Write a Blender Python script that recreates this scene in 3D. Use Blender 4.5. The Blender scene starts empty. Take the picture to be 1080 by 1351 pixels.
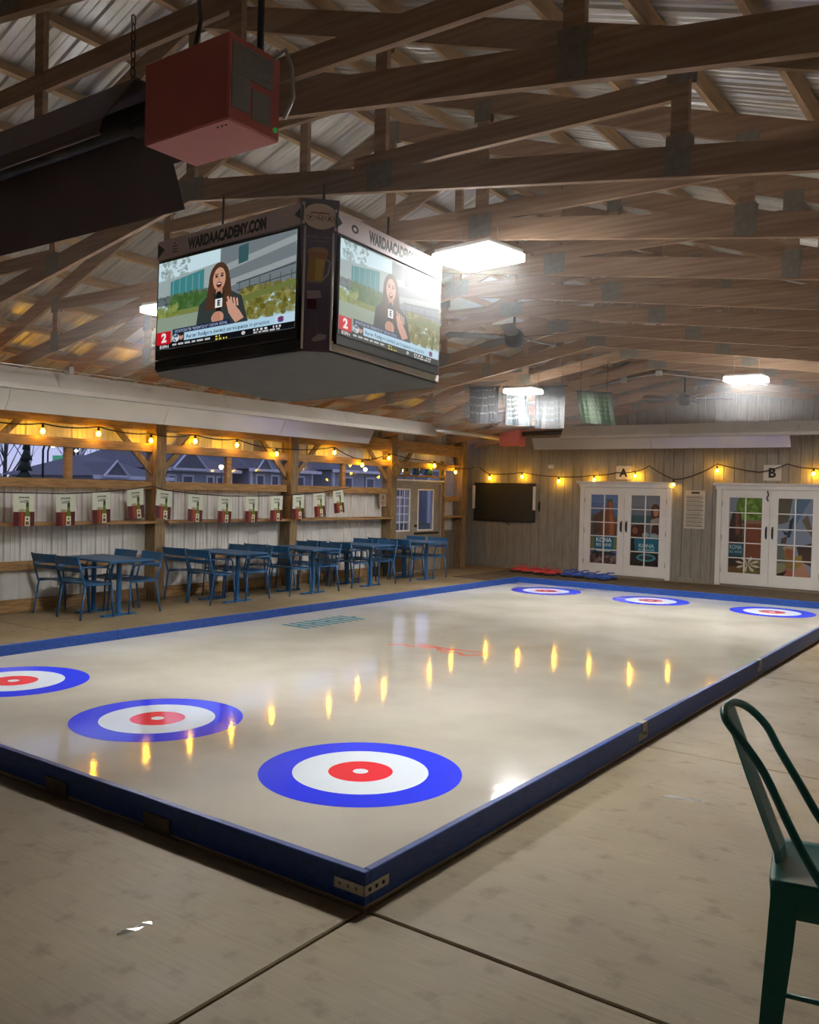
import bpy, bmesh, math, random
import numpy as np
from mathutils import Vector, Matrix
random.seed(7); np.random.seed(7)
S = bpy.context.scene; COL = S.collection

# ---------------------------------------------------------------- camera, sky, exposure
cam_d = bpy.data.cameras.new('camera'); cam = bpy.data.objects.new('camera', cam_d); COL.objects.link(cam)
cam_d.sensor_fit = 'HORIZONTAL'; cam_d.sensor_width = 36; cam_d.lens = 38.795; cam_d.clip_start = .05; cam_d.clip_end = 500
_r = Vector((.81168, .58364, .02342)); _u = Vector((-.03225, .00475, .99947)); _f = Vector((-.58322, .812, -.02268))
cam.matrix_world = Matrix(((_r.x, _u.x, -_f.x, 2.1831), (_r.y, _u.y, -_f.y, -2.7895), (_r.z, _u.z, -_f.z, 1.7), (0, 0, 0, 1)))
S.camera = cam
S.view_settings.view_transform = 'Standard'; S.view_settings.look = 'None'
S.view_settings.exposure = 1.68; S.view_settings.gamma = 1.0; S.view_settings.use_curve_mapping = False
S.cycles.use_denoising = True
S.cycles.max_bounces = 8; S.cycles.diffuse_bounces = 5; S.cycles.glossy_bounces = 4; S.cycles.transparent_max_bounces = 12
S.cycles.sample_clamp_indirect = 6
PANEL = 62.0        # radiance of the near LED panels
FARPANEL = 96.0    # radiance of the far LED panels
BULB = 40.0         # radiance of the string bulbs
SCREEN = .27
SKY = .7
BLOOM = .021         # haze density per metre, added to imitate lens glow

W = bpy.data.worlds.new('dusk'); S.world = W; W.use_nodes = True
def world():
    nt = W.node_tree; N = nt.nodes; L = nt.links; N.clear()
    out = N.new('ShaderNodeOutputWorld'); bg = N.new('ShaderNodeBackground'); tc = N.new('ShaderNodeTexCoord')
    sp = N.new('ShaderNodeSeparateXYZ'); L.new(tc.outputs['Generated'], sp.inputs[0])
    rp = N.new('ShaderNodeValToRGB'); L.new(sp.outputs['Z'], rp.inputs[0])
    e = rp.color_ramp.elements
    e[0].position = .0; e[0].color = (.26, .28, .40, 1); e[1].position = .5; e[1].color = (.08, .11, .25, 1)
    k = e.new(.06); k.color = (.19, .23, .42, 1)
    nz = N.new('ShaderNodeTexNoise'); nz.inputs['Scale'].default_value = 6; nz.inputs['Detail'].default_value = 5
    mp = N.new('ShaderNodeMapping'); mp.inputs['Scale'].default_value = (1, 1, 5); L.new(tc.outputs['Generated'], mp.inputs[0]); L.new(mp.outputs[0], nz.inputs[0])
    mx = N.new('ShaderNodeMix'); mx.data_type = 'RGBA'; L.new(nz.outputs[0], mx.inputs[0])
    L.new(rp.outputs[0], mx.inputs[6]); mx.inputs[7].default_value = (.24, .25, .38, 1)
    L.new(mx.outputs[2], bg.inputs[0]); bg.inputs[1].default_value = SKY; L.new(bg.outputs[0], out.inputs[0])
world()

# ---------------------------------------------------------------- materials
def mat(name, col=(.5, .5, .5), rough=.5, metal=0, col2=None, scale=8., stretch=(1, 1, 1), detail=4, bump=0., bscale=None, emit=None, estr=0, coat=0,
        spec=.5, coords='Object', lo=.35, hi=.65, rvar=0):
    m = bpy.data.materials.new(name); m.use_nodes = True; nt = m.node_tree; N = nt.nodes; L = nt.links
    b = N['Principled BSDF']; b.inputs['Roughness'].default_value = rough; b.inputs['Metallic'].default_value = metal
    b.inputs['Base Color'].default_value = (*col, 1); b.inputs['Specular IOR Level'].default_value = spec
    if coat: b.inputs['Coat Weight'].default_value = coat; b.inputs['Coat Roughness'].default_value = .08
    if emit: b.inputs['Emission Color'].default_value = (*emit, 1); b.inputs['Emission Strength'].default_value = estr
    if col2 or bump or rvar:
        if coords == 'World': src = N.new('ShaderNodeNewGeometry').outputs['Position']
        else: src = N.new('ShaderNodeTexCoord').outputs[coords]
        mp = N.new('ShaderNodeMapping'); mp.inputs['Scale'].default_value = stretch; L.new(src, mp.inputs[0])
        nz = N.new('ShaderNodeTexNoise'); nz.inputs['Scale'].default_value = scale; nz.inputs['Detail'].default_value = detail; L.new(mp.outputs[0], nz.inputs[0])
        if col2:
            rp = N.new('ShaderNodeValToRGB'); L.new(nz.outputs[0], rp.inputs[0])
            rp.color_ramp.elements[0].position = lo; rp.color_ramp.elements[0].color = (*col, 1)
            rp.color_ramp.elements[1].position = hi; rp.color_ramp.elements[1].color = (*col2, 1); L.new(rp.outputs[0], b.inputs['Base Color'])
        if rvar:
            mr = N.new('ShaderNodeMapRange'); mr.inputs[3].default_value = max(.02, rough - rvar); mr.inputs[4].default_value = rough + rvar
            L.new(nz.outputs[0], mr.inputs[0]); L.new(mr.outputs[0], b.inputs['Roughness'])
        if bump:
            n2 = nz
            if bscale:
                n2 = N.new('ShaderNodeTexNoise'); n2.inputs['Scale'].default_value = bscale; n2.inputs['Detail'].default_value = 3; L.new(mp.outputs[0], n2.inputs[0])
            bp = N.new('ShaderNodeBump'); bp.inputs['Strength'].default_value = bump; bp.inputs['Distance'].default_value = .01
            L.new(n2.outputs[0], bp.inputs['Height']); L.new(bp.outputs[0], b.inputs['Normal'])
    return m

def concrete():
    m = bpy.data.materials.new('broomed_concrete'); m.use_nodes = True; N = m.node_tree.nodes; L = m.node_tree.links; b = N['Principled BSDF']
    g = N.new('ShaderNodeNewGeometry'); P = g.outputs['Position']
    def noise(sc, stretch=(1, 1, 1), det=4):
        mp = N.new('ShaderNodeMapping'); mp.inputs['Scale'].default_value = stretch; L.new(P, mp.inputs[0])
        n = N.new('ShaderNodeTexNoise'); n.inputs['Scale'].default_value = sc; n.inputs['Detail'].default_value = det; L.new(mp.outputs[0], n.inputs[0]); return n
    def ramp(n, a, ca, c, cc):
        r = N.new('ShaderNodeValToRGB'); L.new(n.outputs[0], r.inputs[0]); e = r.color_ramp.elements
        e[0].position = a; e[0].color = ca; e[1].position = c; e[1].color = cc; return r
    base = ramp(noise(.9, det=6), .3, (.20, .152, .088, 1), .7, (.32, .258, .160, 1))
    blot = ramp(noise(7.5, det=8), .30, (.62, .57, .52, 1), .44, (1, 1, 1, 1))
    broom = noise(60, (.06, 1, 1), 3)
    br = ramp(broom, .3, (.90, .90, .90, 1), .7, (1.05, 1.05, 1.05, 1))
    vor = N.new('ShaderNodeTexVoronoi'); vor.inputs['Scale'].default_value = 1.1; vor.inputs['Randomness'].default_value = 1; L.new(P, vor.inputs[0])
    spot = N.new('ShaderNodeValToRGB'); L.new(vor.outputs['Distance'], spot.inputs[0]); e = spot.color_ramp.elements
    e[0].position = .035; e[0].color = (.45, .38, .33, 1); e[1].position = .06; e[1].color = (1, 1, 1, 1)
    c = base.outputs[0]
    for o in (blot, br, spot):
        x = N.new('ShaderNodeMix'); x.data_type = 'RGBA'; x.blend_type = 'MULTIPLY'; x.inputs[0].default_value = 1 if o is not blot else .7
        L.new(c, x.inputs[6]); L.new(o.outputs[0], x.inputs[7]); c = x.outputs[2]
    L.new(c, b.inputs['Base Color']); b.inputs['Roughness'].default_value = .6; b.inputs['Specular IOR Level'].default_value = .35
    rr = N.new('ShaderNodeMapRange'); L.new(noise(1.7).outputs[0], rr.inputs[0]); rr.inputs[3].default_value = .35; rr.inputs[4].default_value = .75; L.new(rr.outputs[0], b.inputs['Roughness'])
    bp = N.new('ShaderNodeBump'); bp.inputs['Strength'].default_value = .22; bp.inputs['Distance'].default_value = .004; L.new(broom.outputs[0], bp.inputs['Height']); L.new(bp.outputs[0], b.inputs['Normal'])
    return m

def ice_mat(name, col, col2=None):
    m = bpy.data.materials.new(name); m.use_nodes = True; N = m.node_tree.nodes; L = m.node_tree.links; b = N['Principled BSDF']
    g = N.new('ShaderNodeNewGeometry'); P = g.outputs['Position']
    b.inputs['Base Color'].default_value = (*col, 1)
    if col2:
        n = N.new('ShaderNodeTexNoise'); n.inputs['Scale'].default_value = .8; n.inputs['Detail'].default_value = 7; L.new(P, n.inputs[0])
        r = N.new('ShaderNodeValToRGB'); L.new(n.outputs[0], r.inputs[0]); r.color_ramp.elements[0].position = .33; r.color_ramp.elements[1].position = .62
        r.color_ramp.elements[0].color = (*col, 1); r.color_ramp.elements[1].color = (*col2, 1); L.new(r.outputs[0], b.inputs['Base Color'])
    b.inputs['Roughness'].default_value = .065; b.inputs['IOR'].default_value = 1.36
    w = N.new('ShaderNodeTexNoise'); w.inputs['Scale'].default_value = 16; w.inputs['Detail'].default_value = 3; L.new(P, w.inputs[0])
    bp = N.new('ShaderNodeBump'); bp.inputs['Strength'].default_value = .055; bp.inputs['Distance'].default_value = .01
    L.new(w.outputs[0], bp.inputs['Height']); L.new(bp.outputs[0], b.inputs['Normal'])
    return m

def glass_mat(name, tint=(1, 1, 1), gloss=.12, rough=.02):
    m = bpy.data.materials.new(name); m.use_nodes = True; N = m.node_tree.nodes; L = m.node_tree.links
    N.remove(N['Principled BSDF']); o = N['Material Output']
    t = N.new('ShaderNodeBsdfTransparent'); t.inputs[0].default_value = (*tint, 1); g = N.new('ShaderNodeBsdfGlossy'); g.inputs['Roughness'].default_value = rough
    fr = N.new('ShaderNodeFresnel'); fr.inputs[0].default_value = 1.45; mx = N.new('ShaderNodeMixShader')
    ge = N.new('ShaderNodeNewGeometry'); inv = N.new('ShaderNodeMath'); inv.operation = 'SUBTRACT'; inv.inputs[0].default_value = 1; L.new(ge.outputs['Backfacing'], inv.inputs[1])
    mu = N.new('ShaderNodeMath'); mu.operation = 'MULTIPLY'; L.new(fr.outputs[0], mu.inputs[0]); L.new(inv.outputs[0], mu.inputs[1]); L.new(mu.outputs[0], mx.inputs[0]); L.new(t.outputs[0], mx.inputs[1]); L.new(g.outputs[0], mx.inputs[2]); L.new(mx.outputs[0], o.inputs[0])
    return m

def img_mat(name, im, emit=0, rough=.5, spec=.4, coat=0):
    m = bpy.data.materials.new(name); m.use_nodes = True; N = m.node_tree.nodes; L = m.node_tree.links; b = N['Principled BSDF']
    t = N.new('ShaderNodeTexImage'); t.image = im; t.extension = 'EXTEND'; b.inputs['Roughness'].default_value = rough; b.inputs['Specular IOR Level'].default_value = spec
    if emit: b.inputs['Base Color'].default_value = (.01, .01, .01, 1); L.new(t.outputs[0], b.inputs['Emission Color']); b.inputs['Emission Strength'].default_value = emit
    else: L.new(t.outputs[0], b.inputs['Base Color'])
    if coat: b.inputs['Coat Weight'].default_value = coat
    return m

M = {}
M['concrete'] = concrete()
M['truss'] = mat('truss_timber', (.35, .215, .13), .7, col2=(.49, .335, .22), scale=4, stretch=(.35, 9, 9), bump=.1)
M['purlin'] = mat('purlin_timber', (.46, .30, .165), .65, col2=(.60, .42, .25), scale=4, stretch=(8, 1, 8), bump=.1)
M['timber'] = mat('wall_timber', (.24, .135, .05), .65, col2=(.40, .24, .10), scale=4, stretch=(8, 1, 8), bump=.12)
M['post'] = mat('post_timber', (.16, .105, .05), .7, col2=(.30, .20, .10), scale=5, stretch=(8, 8, 1), bump=.12)
M['roofmetal'] = mat('galvanised_roof_metal', (.66, .67, .67), .36, .62, col2=(.78, .79, .79), scale=3, rvar=.08)
M['wallmetal'] = mat('pale_wall_metal', (.58, .57, .545), .42, .1, col2=(.66, .65, .625), scale=3)
M['siding'] = mat('taupe_siding', (.27, .250, .212), .75, col2=(.34, .318, .272), scale=3, stretch=(9, 9, 1), bump=.15)
M['plate'] = mat('nail_plate_steel', (.27, .25, .21), .5, .4, col2=(.33, .31, .27), scale=30)
M['alu'] = mat('polished_aluminium', (.88, .87, .84), .30, .68, col2=(.90, .89, .87), scale=2, bump=.06, bscale=1.2)
M['hoodout'] = mat('reflector_outer_metal', (.66, .63, .57), .45, .12, col2=(.74, .71, .66), scale=2, bump=.1, bscale=2)
M['dark_reflection'] = mat('heater_metal_dark_reflection', (.16, .115, .125), .45, .35, col2=(.20, .15, .16), scale=2, bump=.1, bscale=2)  # dark surroundings mirrored in the near hood, put into the base colour
M['steel'] = mat('bracket_steel', (.40, .38, .35), .4, .9, col2=(.5, .48, .45), scale=14)
M['darkmetal'] = mat('dark_metal', (.03, .03, .032), .45, .6, col2=(.05, .05, .05), scale=10)
M['black'] = mat('black_plastic', (.012, .012, .013), .4, col2=(.02, .02, .02), scale=20)
M['charcoal'] = mat('charcoal_panel', (.026, .026, .026), .55, col2=(.036, .036, .034), scale=6)
M['red'] = mat('red_enamel', (.60, .15, .14), .45, col2=(.66, .18, .165), scale=5, bump=.05)
M['blueboard'] = mat('blue_board_paint', (.004, .035, .19), .45, col2=(.010, .062, .30), scale=5, stretch=(3, 3, 10), bump=.12, coords='World')
M['chair'] = mat('blue_chair_paint', (.012, .085, .22), .42, col2=(.018, .11, .27), scale=6)
M['teal'] = mat('dark_teal_paint', (.003, .115, .10), .38, col2=(.005, .15, .13), scale=6, coat=.08)
M['white'] = mat('white_door_paint', (.86, .85, .82), .45, col2=(.90, .89, .86), scale=5)
M['beige'] = mat('beige_door_paint', (.30, .265, .21), .5, col2=(.36, .32, .26), scale=5)
M['rubber'] = mat('black_rubber', (.014, .014, .014), .6, col2=(.022, .022, .022), scale=15)
M['redplastic'] = mat('red_plastic', (.60, .03, .035), .35, col2=(.66, .05, .05), scale=12)
M['blueplastic'] = mat('blue_plastic', (.02, .09, .48), .35, col2=(.03, .12, .56), scale=12)
M['ground'] = mat('dusk_grass', (.04, .05, .04), .9, col2=(.07, .075, .06), scale=.6)
M['bark'] = mat('bare_bark', (.05, .045, .05), .9, col2=(.08, .07, .075), scale=10)
M['housewall'] = mat('blue_grey_clapboard', (.29, .31, .345), .8, col2=(.34, .36, .40), scale=3, stretch=(1, 1, 12))
M['houseroof'] = mat('dark_shingle_roof', (.12, .125, .145), .85, col2=(.16, .165, .185), scale=10)
M['housetrim'] = mat('white_house_trim', (.58, .60, .66), .6, col2=(.64, .66, .7), scale=5)
M['glassdark'] = mat('dark_window_glass', (.03, .04, .07), .1, col2=(.05, .06, .09), scale=3)
M['glass'] = glass_mat('clear_pane')
M['fence'] = mat('dark_fence', (.06, .06, .07), .8, col2=(.09, .09, .1), scale=5)
M['ice'] = ice_mat('grey_ice', (.42, .395, .335), (.55, .525, .46))
M['iceblue'] = ice_mat('blue_ring', (.035, .06, .98)); M['icewhite'] = ice_mat('white_ring', (.80, .90, 1.0)); M['icered'] = ice_mat('red_ring', (.90, .05, .075))
M['iceteal'] = ice_mat('teal_print', (.12, .30, .36)); M['icecoral'] = ice_mat('coral_print', (.85, .25, .20))
M['panel'] = mat('led_diffuser', (.9, .9, .9), .5, emit=(1.0, .975, .93), estr=PANEL)
M['sideglow'] = mat('led_added_side_glow', (.8, .8, .8), .5, emit=(1.0, .97, .92), estr=PANEL * .018)  # weak glow added to the panel sides to light chords and roof space
M['farpanel'] = mat('far_led_diffuser', (.9, .9, .9), .5, emit=(1.0, .975, .935), estr=FARPANEL)
M['bulb'] = mat('amber_bulb_glass', (.9, .5, .1), .3, emit=(1.0, .47, .014), estr=BULB)
M['lampglow'] = mat('street_lamp_glow', (.9, .8, .6), .4, emit=(1.0, .82, .55), estr=4)
M['canopyglow'] = mat('canopy_band_light', (.6, .6, .1), .5, emit=(.75, .62, .08), estr=.5)
M['canopygreen'] = mat('canopy_green', (.03, .16, .08), .5, emit=(.02, .12, .07), estr=.5)
M['paper'] = mat('white_sign_paper', (.62, .60, .56), .6, col2=(.68, .66, .62), scale=4)
M['ink'] = mat('black_ink', (.012, .012, .012), .6, col2=(.02, .02, .02), scale=20)
M['brass'] = mat('galvanised_conduit', (.5, .5, .48), .4, .9, col2=(.6, .6, .58), scale=10)
M['screendark'] = mat('switched_off_screen', (.030, .030, .024), .55, col2=(.036, .036, .028), scale=3)
M['greybox'] = mat('grey_closure_panel', (.15, .135, .115), .7, col2=(.19, .17, .15), scale=3, stretch=(9, 9, 1))
M['mat'] = mat('brown_floor_mat', (.09, .065, .04), .85, col2=(.13, .10, .065), scale=6)
M['grey'] = mat('flat_grey_cap', (.28, .275, .26), .5, col2=(.33, .32, .30), scale=8)
M['wire'] = mat('amber_wire', (.5, .36, .1), .4, .5, col2=(.6, .45, .15), scale=10)
M['bottle'] = mat('teal_glass_jug', (.03, .10, .13), .15, col2=(.05, .14, .17), scale=4)
M['evergreen'] = mat('evergreen_needles', (.012, .03, .022), .9, col2=(.03, .05, .035), scale=9)

# ---------------------------------------------------------------- mesh builder
class MB:
    def __init__(s): s.v = []; s.f = []; s.uv = {}; s.sm = set()
    def add(s, V, F, smooth=False):
        o = len(s.v); s.v += [tuple(p) for p in V]
        for f in F:
            if smooth: s.sm.add(len(s.f))
            s.f.append(tuple(i + o for i in f))
        return s
    def box(s, x0, x1, y0, y1, z0, z1):
        x0, x1 = sorted((x0, x1)); y0, y1 = sorted((y0, y1)); z0, z1 = sorted((z0, z1))
        return s.add([(x0, y0, z0), (x1, y0, z0), (x1, y1, z0), (x0, y1, z0), (x0, y0, z1), (x1, y0, z1), (x1, y1, z1), (x0, y1, z1)],
                     [(0, 3, 2, 1), (4, 5, 6, 7), (0, 1, 5, 4), (1, 2, 6, 5), (2, 3, 7, 6), (3, 0, 4, 7)])
    def prism(s, poly, axis, a, b):      # poly of 2-D points extruded along axis
        n = len(poly)
        def P(p, t): return {0: (t, p[0], p[1]), 1: (p[0], t, p[1]), 2: (p[0], p[1], t)}[axis]
        V = [P(p, a) for p in poly] + [P(p, b) for p in poly]
        F = [tuple(range(n))[::-1], tuple(range(n, 2 * n))] + [(i, (i + 1) % n, n + (i + 1) % n, n + i) for i in range(n)]
        return s.add(V, F)
    def tube(s, pts, r, n=8, caps=True, closed=False, sq=False):
        pts = [Vector(p) for p in pts]; k = len(pts); rs = r if isinstance(r, (list, tuple)) else [r] * k
        V = []; up = None
        for i, p in enumerate(pts):
            if closed: t = pts[(i + 1) % k] - pts[i - 1]
            else: t = pts[min(i + 1, k - 1)] - pts[max(i - 1, 0)]
            t.normalize()
            if up is None: up = Vector((0, 0, 1)) if abs(t.z) < .9 else Vector((1, 0, 0))
            a = t.cross(up); a.normalize(); bb = a.cross(t); up = bb
            for j in range(n):
                th = 2 * math.pi * (j + (.5 if sq else 0)) / n; V.append(p + (a * math.cos(th) + bb * math.sin(th)) * rs[i])
        F = []
        for i in range(k if closed else k - 1):
            for j in range(n):
                a0 = i * n + j; a1 = i * n + (j + 1) % n; b0 = ((i + 1) % k) * n + j; b1 = ((i + 1) % k) * n + (j + 1) % n; F.append((a0, a1, b1, b0))
        s.add(V, F, smooth=n > 5)
        if caps and not closed:
            o = len(s.v) - k * n; s.f.append(tuple(o + j for j in range(n))[::-1]); s.f.append(tuple(o + (k - 1) * n + j for j in range(n)))
        return s
    def lathe(s, prof, c, n=16, axis=2):  # prof: (r, h)
        V = []; k = len(prof)
        for r, h in prof:
            for j in range(n):
                th = 2 * math.pi * j / n; q = (r * math.cos(th), r * math.sin(th)); 
                V.append({2: (c[0] + q[0], c[1] + q[1], c[2] + h), 0: (c[0] + h, c[1] + q[0], c[2] + q[1]), 1: (c[0] + q[0], c[1] + h, c[2] + q[1])}[axis])
        F = [(i * n + j, i * n + (j + 1) % n, (i + 1) * n + (j + 1) % n, (i + 1) * n + j) for i in range(k - 1) for j in range(n)]
        s.add(V, F, smooth=True); o = len(s.v) - k * n
        s.f.append(tuple(o + j for j in range(n))[::-1]); s.f.append(tuple(o + (k - 1) * n + j for j in range(n)))
        return s
    def disc(s, c, r0, r1, z0, z1, n=72):
        V = []
        for r, z in ((r0, z0), (r1, z0), (r1, z1), (r0, z1)):
            V += [(c[0] + r * math.cos(2 * math.pi * j / n), c[1] + r * math.sin(2 * math.pi * j / n), z) for j in range(n)]
        F = [(a * n + j, a * n + (j + 1) % n, ((a + 1) % 4) * n + (j + 1) % n, ((a + 1) % 4) * n + j) for a in range(4) for j in range(n)]
        return s.add(V, F)
    def slab(s, q, t):                     # quad q (4 pts), thickness t behind; front face carries UV 0..1 (q: bl, br, tr, tl)
        q = [Vector(p) for p in q]; nrm = (q[1] - q[0]).cross(q[3] - q[0]); nrm.normalize()
        V = q + [p - nrm * t for p in q]; o = len(s.f)
        s.add(V, [(0, 1, 2, 3), (7, 6, 5, 4), (0, 4, 5, 1), (1, 5, 6, 2), (2, 6, 7, 3), (3, 7, 4, 0)])
        s.uv[o] = [(0, 0), (1, 0), (1, 1), (0, 1)]; return s
    def mesh(s, name, material=None, bevel=0, recalc=True):
        me = bpy.data.meshes.new(name); me.from_pydata(s.v, [], s.f)
        if s.uv:
            ul = me.uv_layers.new(name='UVMap')
            for fi, uvs in s.uv.items():
                for li, uv in zip(me.polygons[fi].loop_indices, uvs): ul.data[li].uv = uv
        for fi in s.sm: me.polygons[fi].use_smooth = True
        if recalc or bevel:
            bm = bmesh.new(); bm.from_mesh(me)
            if bevel: bmesh.ops.bevel(bm, geom=list(bm.edges), offset=bevel, segments=1, affect='EDGES', clamp_overlap=True)
            bmesh.ops.recalc_face_normals(bm, faces=list(bm.faces)); bm.to_mesh(me); bm.free()
        if material: me.materials.append(M[material] if isinstance(material, str) else material)
        return me
    def build(s, name, material=None, parent=None, bevel=0, loc=None, rotz=0, recalc=True):
        return link(name, s.mesh(name, material, bevel, recalc), parent, loc, rotz)

def link(name, me, parent=None, loc=None, rotz=0):
    o = bpy.data.objects.new(name, me); COL.objects.link(o)
    if parent: o.parent = parent
    if loc is not None: o.location = loc
    if rotz: o.rotation_euler.z = rotz
    return o
def empty(name, loc=(0, 0, 0), parent=None, rotz=0):
    o = bpy.data.objects.new(name, None); COL.objects.link(o); o.location = loc; o.rotation_euler.z = rotz; o.empty_display_size = .1
    if parent: o.parent = parent
    return o
def tag(o, label=None, cat=None, group=None, kind=None):
    if label: o['label'] = label
    if cat: o['category'] = cat
    if group: o['group'] = group
    if kind: o['kind'] = kind
    return o
def dup(root, loc=None, rotz=None, label=None, group=None):
    r = root.copy(); COL.objects.link(r)
    if loc is not None: r.location = loc
    if rotz is not None: r.rotation_euler.z = rotz
    if label: r['label'] = label
    if group: r['group'] = group
    for ch in list(root.children):
        c = ch.copy(); COL.objects.link(c); c.parent = r
        for g in list(ch.children):
            d = g.copy(); COL.objects.link(d); d.parent = c
    return r
def structure(name): return tag(empty(name), kind='structure')
def catenary(a, b, sag, n=10):
    a = Vector(a); b = Vector(b); return [a.lerp(b, i / n) - Vector((0, 0, 4 * sag * (i / n) * (1 - i / n))) for i in range(n + 1)]

# ---------------------------------------------------------------- text + painter for flat prints
_tc = {}
def glyphs(txt, bold=0.0):
    k = (txt, bold)
    if k not in _tc:
        cu = bpy.data.curves.new('t', 'FONT'); cu.body = txt; cu.size = 1; cu.offset = bold; cu.resolution_u = 3
        ob = bpy.data.objects.new('t', cu); COL.objects.link(ob); dg = bpy.context.evaluated_depsgraph_get(); me = ob.evaluated_get(dg).to_mesh()
        me.calc_loop_triangles(); V = np.array([v.co[:2] for v in me.vertices]).reshape(-1, 2); T = np.array([t.vertices[:] for t in me.loop_triangles]).reshape(-1, 3)
        ob.evaluated_get(dg).to_mesh_clear(); bpy.data.objects.remove(ob); bpy.data.curves.remove(cu)
        _tc[k] = (V, T)
    return _tc[k]
class Paint:
    def __init__(s, w, h, bg=(0, 0, 0)):
        s.w, s.h = w, h; s.a = np.zeros((h, w, 3)); s.a[:] = bg
    def _bb(s, x0, y0, x1, y1):
        return max(0, int(x0)), max(0, int(y0)), min(s.w, int(x1) + 2), min(s.h, int(y1) + 2)
    def _put(s, X0, Y0, X1, Y1, m, c, al):
        m = m[..., None] * al; s.a[Y0:Y1, X0:X1] = s.a[Y0:Y1, X0:X1] * (1 - m) + np.array(c) * m
    def rect(s, x0, y0, x1, y1, c, al=1): return s.poly([(x0, y0), (x1, y0), (x1, y1), (x0, y1)], c, al)
    def poly(s, P, c, al=1):
        P = np.array(P, float) * (s.w, s.h); X0, Y0, X1, Y1 = s._bb(*P.min(0), *P.max(0))
        if X1 <= X0 or Y1 <= Y0: return s
        gx, gy = np.meshgrid(np.arange(X0, X1) + .5, np.arange(Y0, Y1) + .5); ins = np.zeros(gx.shape, bool)
        for i in range(len(P)):
            (xa, ya), (xb, yb) = P[i], P[i - 1]
            if ya == yb: continue
            ins ^= ((ya > gy) != (yb > gy)) & (gx < (xb - xa) * (gy - ya) / (yb - ya) + xa)
        s._put(X0, Y0, X1, Y1, ins.astype(float), c, al); return s
    def ell(s, cx, cy, rx, ry, c, al=1, soft=0):
        cx *= s.w; rx *= s.w; cy *= s.h; ry *= s.h; X0, Y0, X1, Y1 = s._bb(cx - rx, cy - ry, cx + rx, cy + ry)
        if X1 <= X0 or Y1 <= Y0: return s
        gx, gy = np.meshgrid(np.arange(X0, X1) + .5, np.arange(Y0, Y1) + .5); d = ((gx - cx) / rx) ** 2 + ((gy - cy) / ry) ** 2
        s._put(X0, Y0, X1, Y1, np.clip((1 - d) / soft, 0, 1) if soft else (d < 1).astype(float), c, al); return s
    def line(s, pts, wd, c, al=1):
        for (xa, ya), (xb, yb) in zip(pts[:-1], pts[1:]):
            dx, dy = (xb - xa) * s.w, (yb - ya) * s.h; l = math.hypot(dx, dy) or 1; nx, ny = -dy / l * wd / 2 * s.w, dx / l * wd / 2 * s.w
            s.poly([(xa + nx / s.w, ya + ny / s.h), (xb + nx / s.w, yb + ny / s.h), (xb - nx / s.w, yb - ny / s.h), (xa - nx / s.w, ya - ny / s.h)], c, al)
        return s
    def speck(s, x0, y0, x1, y1, c, n, r, al=.6, var=.1):
        for _ in range(n):
            k = np.clip(np.array(c) + (random.random() - .5) * 2 * var, 0, 1)
            s.ell(random.uniform(x0, x1), random.uniform(y0, y1), r * random.uniform(.5, 1.3), r * random.uniform(.5, 1.3) * s.w / s.h, k, al)
        return s
    def text(s, txt, x, y, h, c, width=None, al=1, bold=.012, align='L'):  # x,y: top-left of cap box, h cap height (fraction of image)
        V, T = glyphs(txt, bold)
        if not len(T): return s
        V = V.copy(); V[:, 0] -= V[:, 0].min(); w0 = V[:, 0].max(); sy = h * s.h / .73; sx = sy if width is None else width * s.w / w0
        if align == 'C': x = x - w0 * sx / s.w / 2
        Q = np.stack([x * s.w + V[:, 0] * sx, y * s.h + h * s.h - V[:, 1] * sy], 1)
        mask = np.zeros((s.h, s.w), bool)
        for t in T:
            A, B, C_ = Q[t]; X0, Y0, X1, Y1 = s._bb(min(A[0], B[0], C_[0]), min(A[1], B[1], C_[1]), max(A[0], B[0], C_[0]), max(A[1], B[1], C_[1]))
            if X1 <= X0 or Y1 <= Y0: continue
            gx, gy = np.meshgrid(np.arange(X0, X1) + .5, np.arange(Y0, Y1) + .5)
            e = lambda p, q: (q[0] - p[0]) * (gy - p[1]) - (q[1] - p[1]) * (gx - p[0])
            a, b, d = e(A, B), e(B, C_), e(C_, A); mask[Y0:Y1, X0:X1] |= ((a >= 0) & (b >= 0) & (d >= 0)) | ((a <= 0) & (b <= 0) & (d <= 0))
        s._put(0, 0, s.w, s.h, mask.astype(float), c, al); return s
    def grain(s, k=.03):
        s.a += (np.random.rand(s.h, s.w, 1) - .5) * 2 * k; return s
    def words(s, x, y, w, h, c):          # a line too small to read: word-shaped dashes
        rnd = random.Random(int(x * 991 + y * 577)); e = x + w
        while x < e - .01: k = min(e - x, rnd.uniform(.25, .6) * max(.03, w * .4)); s.rect(x, y, x + k, y + h, c); x += k + h * .5
        return s
    def image(s, name):
        im = bpy.data.images.new(name, s.w, s.h); px = np.ones((s.h, s.w, 4), np.float32); px[..., :3] = np.clip(s.a[::-1], 0, 1)
        im.pixels.foreach_set(px.ravel()); im.update(); im.pack(); return im
def flat_text(txt, height, parent, name, material, origin, xdir, zdir, thick=.004, width=None, bold=.01):
    V, T = glyphs(txt, bold); V = V.copy(); c = (V.max(0) + V.min(0)) / 2; V -= c; sc = height / (V[:, 1].max() - V[:, 1].min()); sx = sc if width is None else width / (V[:, 0].max() - V[:, 0].min())
    o = Vector(origin); X = Vector(xdir); Z = Vector(zdir); n = X.cross(Z); mb = MB()
    P = [o + X * (p[0] * sx) + Z * (p[1] * sc) for p in V]
    mb.add([p + n * thick for p in P], [tuple(t) for t in T])
    return mb.build(name, material, parent)

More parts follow.
